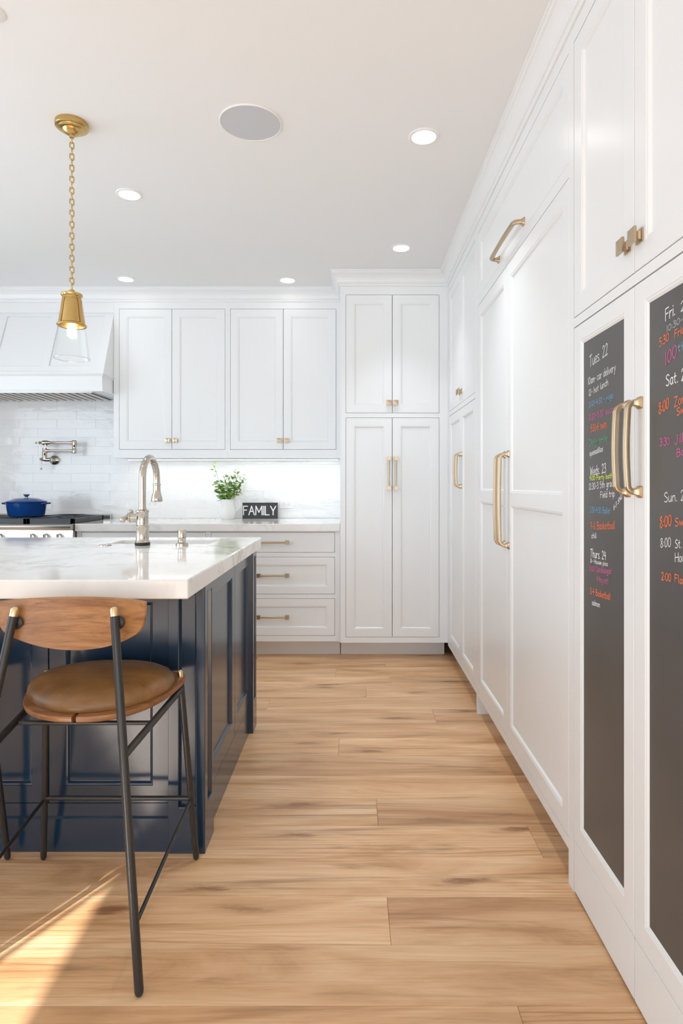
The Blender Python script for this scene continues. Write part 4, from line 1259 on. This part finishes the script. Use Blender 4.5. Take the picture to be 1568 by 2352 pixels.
# ------------------------------------------------------------------ counter things
qx, qy = -0.944, 4.62
t = thing('pitcher', (qx, qy, CT), 'white ceramic pitcher holding greenery on the back counter', 'pitcher')
prof = [(0.0, 0.0), (0.046, 0.0), (0.049, 0.003), (0.058, 0.030), (0.0625, 0.055), (0.0605, 0.078), (0.053, 0.103), (0.0475, 0.125), (0.049, 0.146), (0.051, 0.151), (0.048, 0.151), (0.0455, 0.144), (0.044, 0.126), (0.049, 0.103), (0.056, 0.075), (0.0, 0.07)]
a_ = 40
lps = []
for r, hh in prof:
    lp = []
    for j in range(a_):
        an = 2 * math.pi * j / a_
        sp_ = max(0, math.cos(an - math.pi)) ** 8 * max(0, (hh - 0.10) / 0.05) * 0.016
        lp.append((qx + (max(r, 1e-4) + sp_) * math.cos(an), qy + max(r, 1e-4) * math.sin(an), CT + hh + sp_ * 0.35))
    lps.append(lp)
MB().loops(lps, True, True, True).build('jug', 'ceramic', t, smooth=True)
pts = [(qx + 0.045, qy, CT + 0.138), (qx + 0.066, qy, CT + 0.147), (qx + 0.086, qy, CT + 0.132), (qx + 0.090, qy, CT + 0.105), (qx + 0.078, qy, CT + 0.078), (qx + 0.059, qy, CT + 0.062)]
MB().tube(catmull(pts, 5), 0.0072, 14).build('handle', 'ceramic', t, smooth=True)

t = thing('greenery', (qx, qy, CT + 0.09), 'bunch of small-leaved green sprigs standing in the white pitcher', 'plant')
lm = bpy.data.meshes.new('leaf')
lm.from_pydata([(0, 0, 0), (0.0035, 0.006, 0.0012), (0.0040, 0.013, 0.002), (0, 0.021, 0.001), (-0.0040, 0.013, 0.002), (-0.0035, 0.006, 0.0012), (0, 0.006, -0.0004), (0, 0.013, -0.0002)], [], [(0, 1, 6), (1, 2, 7, 6), (2, 3, 7), (0, 6, 5), (6, 7, 4, 5), (7, 3, 4)])
lm.materials.append(MAT['leaf_green'])
rg = random.Random(11)
stems = []
tips = [(-0.105, 0.00, 0.405, 4, 'sparse'), (0.125, 0.01, 0.32, 9, 'f'), (0.085, -0.03, 0.345, 10, 'f'), (0.060, 0.02, 0.37, 7, 'f'), (0.020, -0.02, 0.325, 11, 'f'), (-0.03, 0.02, 0.315, 10, 'f'), (-0.065, -0.02, 0.295, 9, 'f'), (-0.100, 0.01, 0.275, 9, 'f'), (-0.085, 0.03, 0.215, 8, 'f'), (0.095, 0.03, 0.23, 9, 'f'), (0.07, -0.045, 0.26, 11, 'f'), (-0.04, -0.05, 0.25, 11, 'f'), (0.02, -0.055, 0.27, 11, 'f'), (0.05, -0.05, 0.20, 10, 'f'), (-0.06, -0.045, 0.19, 9, 'f'), (0.0, -0.06, 0.215, 10, 'f')]
for (dx, dy, hz, nleaf, kd) in tips:
    b0 = Vector((qx + dx * 0.12, qy + dy * 0.2, CT + 0.10))
    mid = Vector((qx + dx * 0.58, qy + dy * 0.7, CT + 0.10 + (hz - 0.10) * 0.55))
    tp = Vector((qx + dx, qy + dy, CT + hz))
    cv = catmull([b0, mid, tp], 10)
    so = MB().tube(cv[::2], 0.0011, 5).build('stem', 'stem_green', t)
    m_ = len(cv)
    cnt = int(nleaf * 1.95)
    for i in range(cnt):
        f = (0.70 if kd == 'sparse' else 0.34) + (0.30 if kd == 'sparse' else 0.66) * i / max(cnt - 1, 1)
        p = cv[min(m_ - 1, int(f * (m_ - 1)))] + Vector((rg.gauss(0, 0.009), rg.gauss(0, 0.009), rg.gauss(0, 0.006)))
        if p.z < CT + 0.152 and (p - Vector((qx, qy, p.z))).length < 0.06:
            p.z = CT + 0.156 + rg.random() * 0.01
        o = bpy.data.objects.new('leaf', lm)
        COL.objects.link(o)
        o.location = p - wloc(t)
        o.rotation_euler = (rg.uniform(-0.4, 1.1), rg.uniform(-0.8, 0.8), rg.uniform(0, 6.28))
        s_ = rg.uniform(1.25, 1.95)
        o.scale = (s_ * 1.45, s_, s_)
        o.parent = so

# wooden FAMILY sign
gx0, gx1, gz0, gz1 = -0.845, -0.576, CT + 0.0005, CT + 0.123
t = thing('wooden_sign', (-0.71, 4.70, CT), 'black block sign reading FAMILY in white letters on the back counter', 'sign')
MB().box(gx0, gx1, 4.688, 4.714, gz0, gz1).build('block', 'sign_black', t, bevel=0.0015)
u = text_units('FAMILY')
mb = MB()
lettering('FAMILY', lambda s, q, e: Vector((gx0 + 0.008 + s, 4.6874 - e * 10, CT + 0.030 + q)), 0.248 / u, 0.0066, 0.0042, mb)
mb.build('lettering', 'letter_white', t)

# outlets in the splashback
def outlet(x, z, label):
    t = thing('outlet', (x, YW - 0.013, z), label, 'outlet', 'white outlets in the tiled wall')
    MB().box(x - 0.058, x + 0.058, YW - 0.0105, YW - 0.0075, z - 0.036, z + 0.036).build('cover_plate', 'ceramic', t, bevel=0.0012)
    for dx in (-0.021, 0.021):
        r_ = MB().box(x + dx - 0.015, x + dx + 0.015, YW - 0.0112, YW - 0.0104, z - 0.015, z + 0.015).build('receptacle', 'ceramic', t, bevel=0.0004)
        for dz in (-0.006, 0.006):
            MB().box(x + dx - 0.004, x + dx + 0.004, YW - 0.0114, YW - 0.0111, z + dz - 0.0009, z + dz + 0.0009).build('slot', 'dark_slot', r_)
outlet(-0.512, 1.027, 'white double outlet in the splashback beside the FAMILY sign')
outlet(-1.557, 1.027, 'white double outlet in the splashback behind the tall faucet')
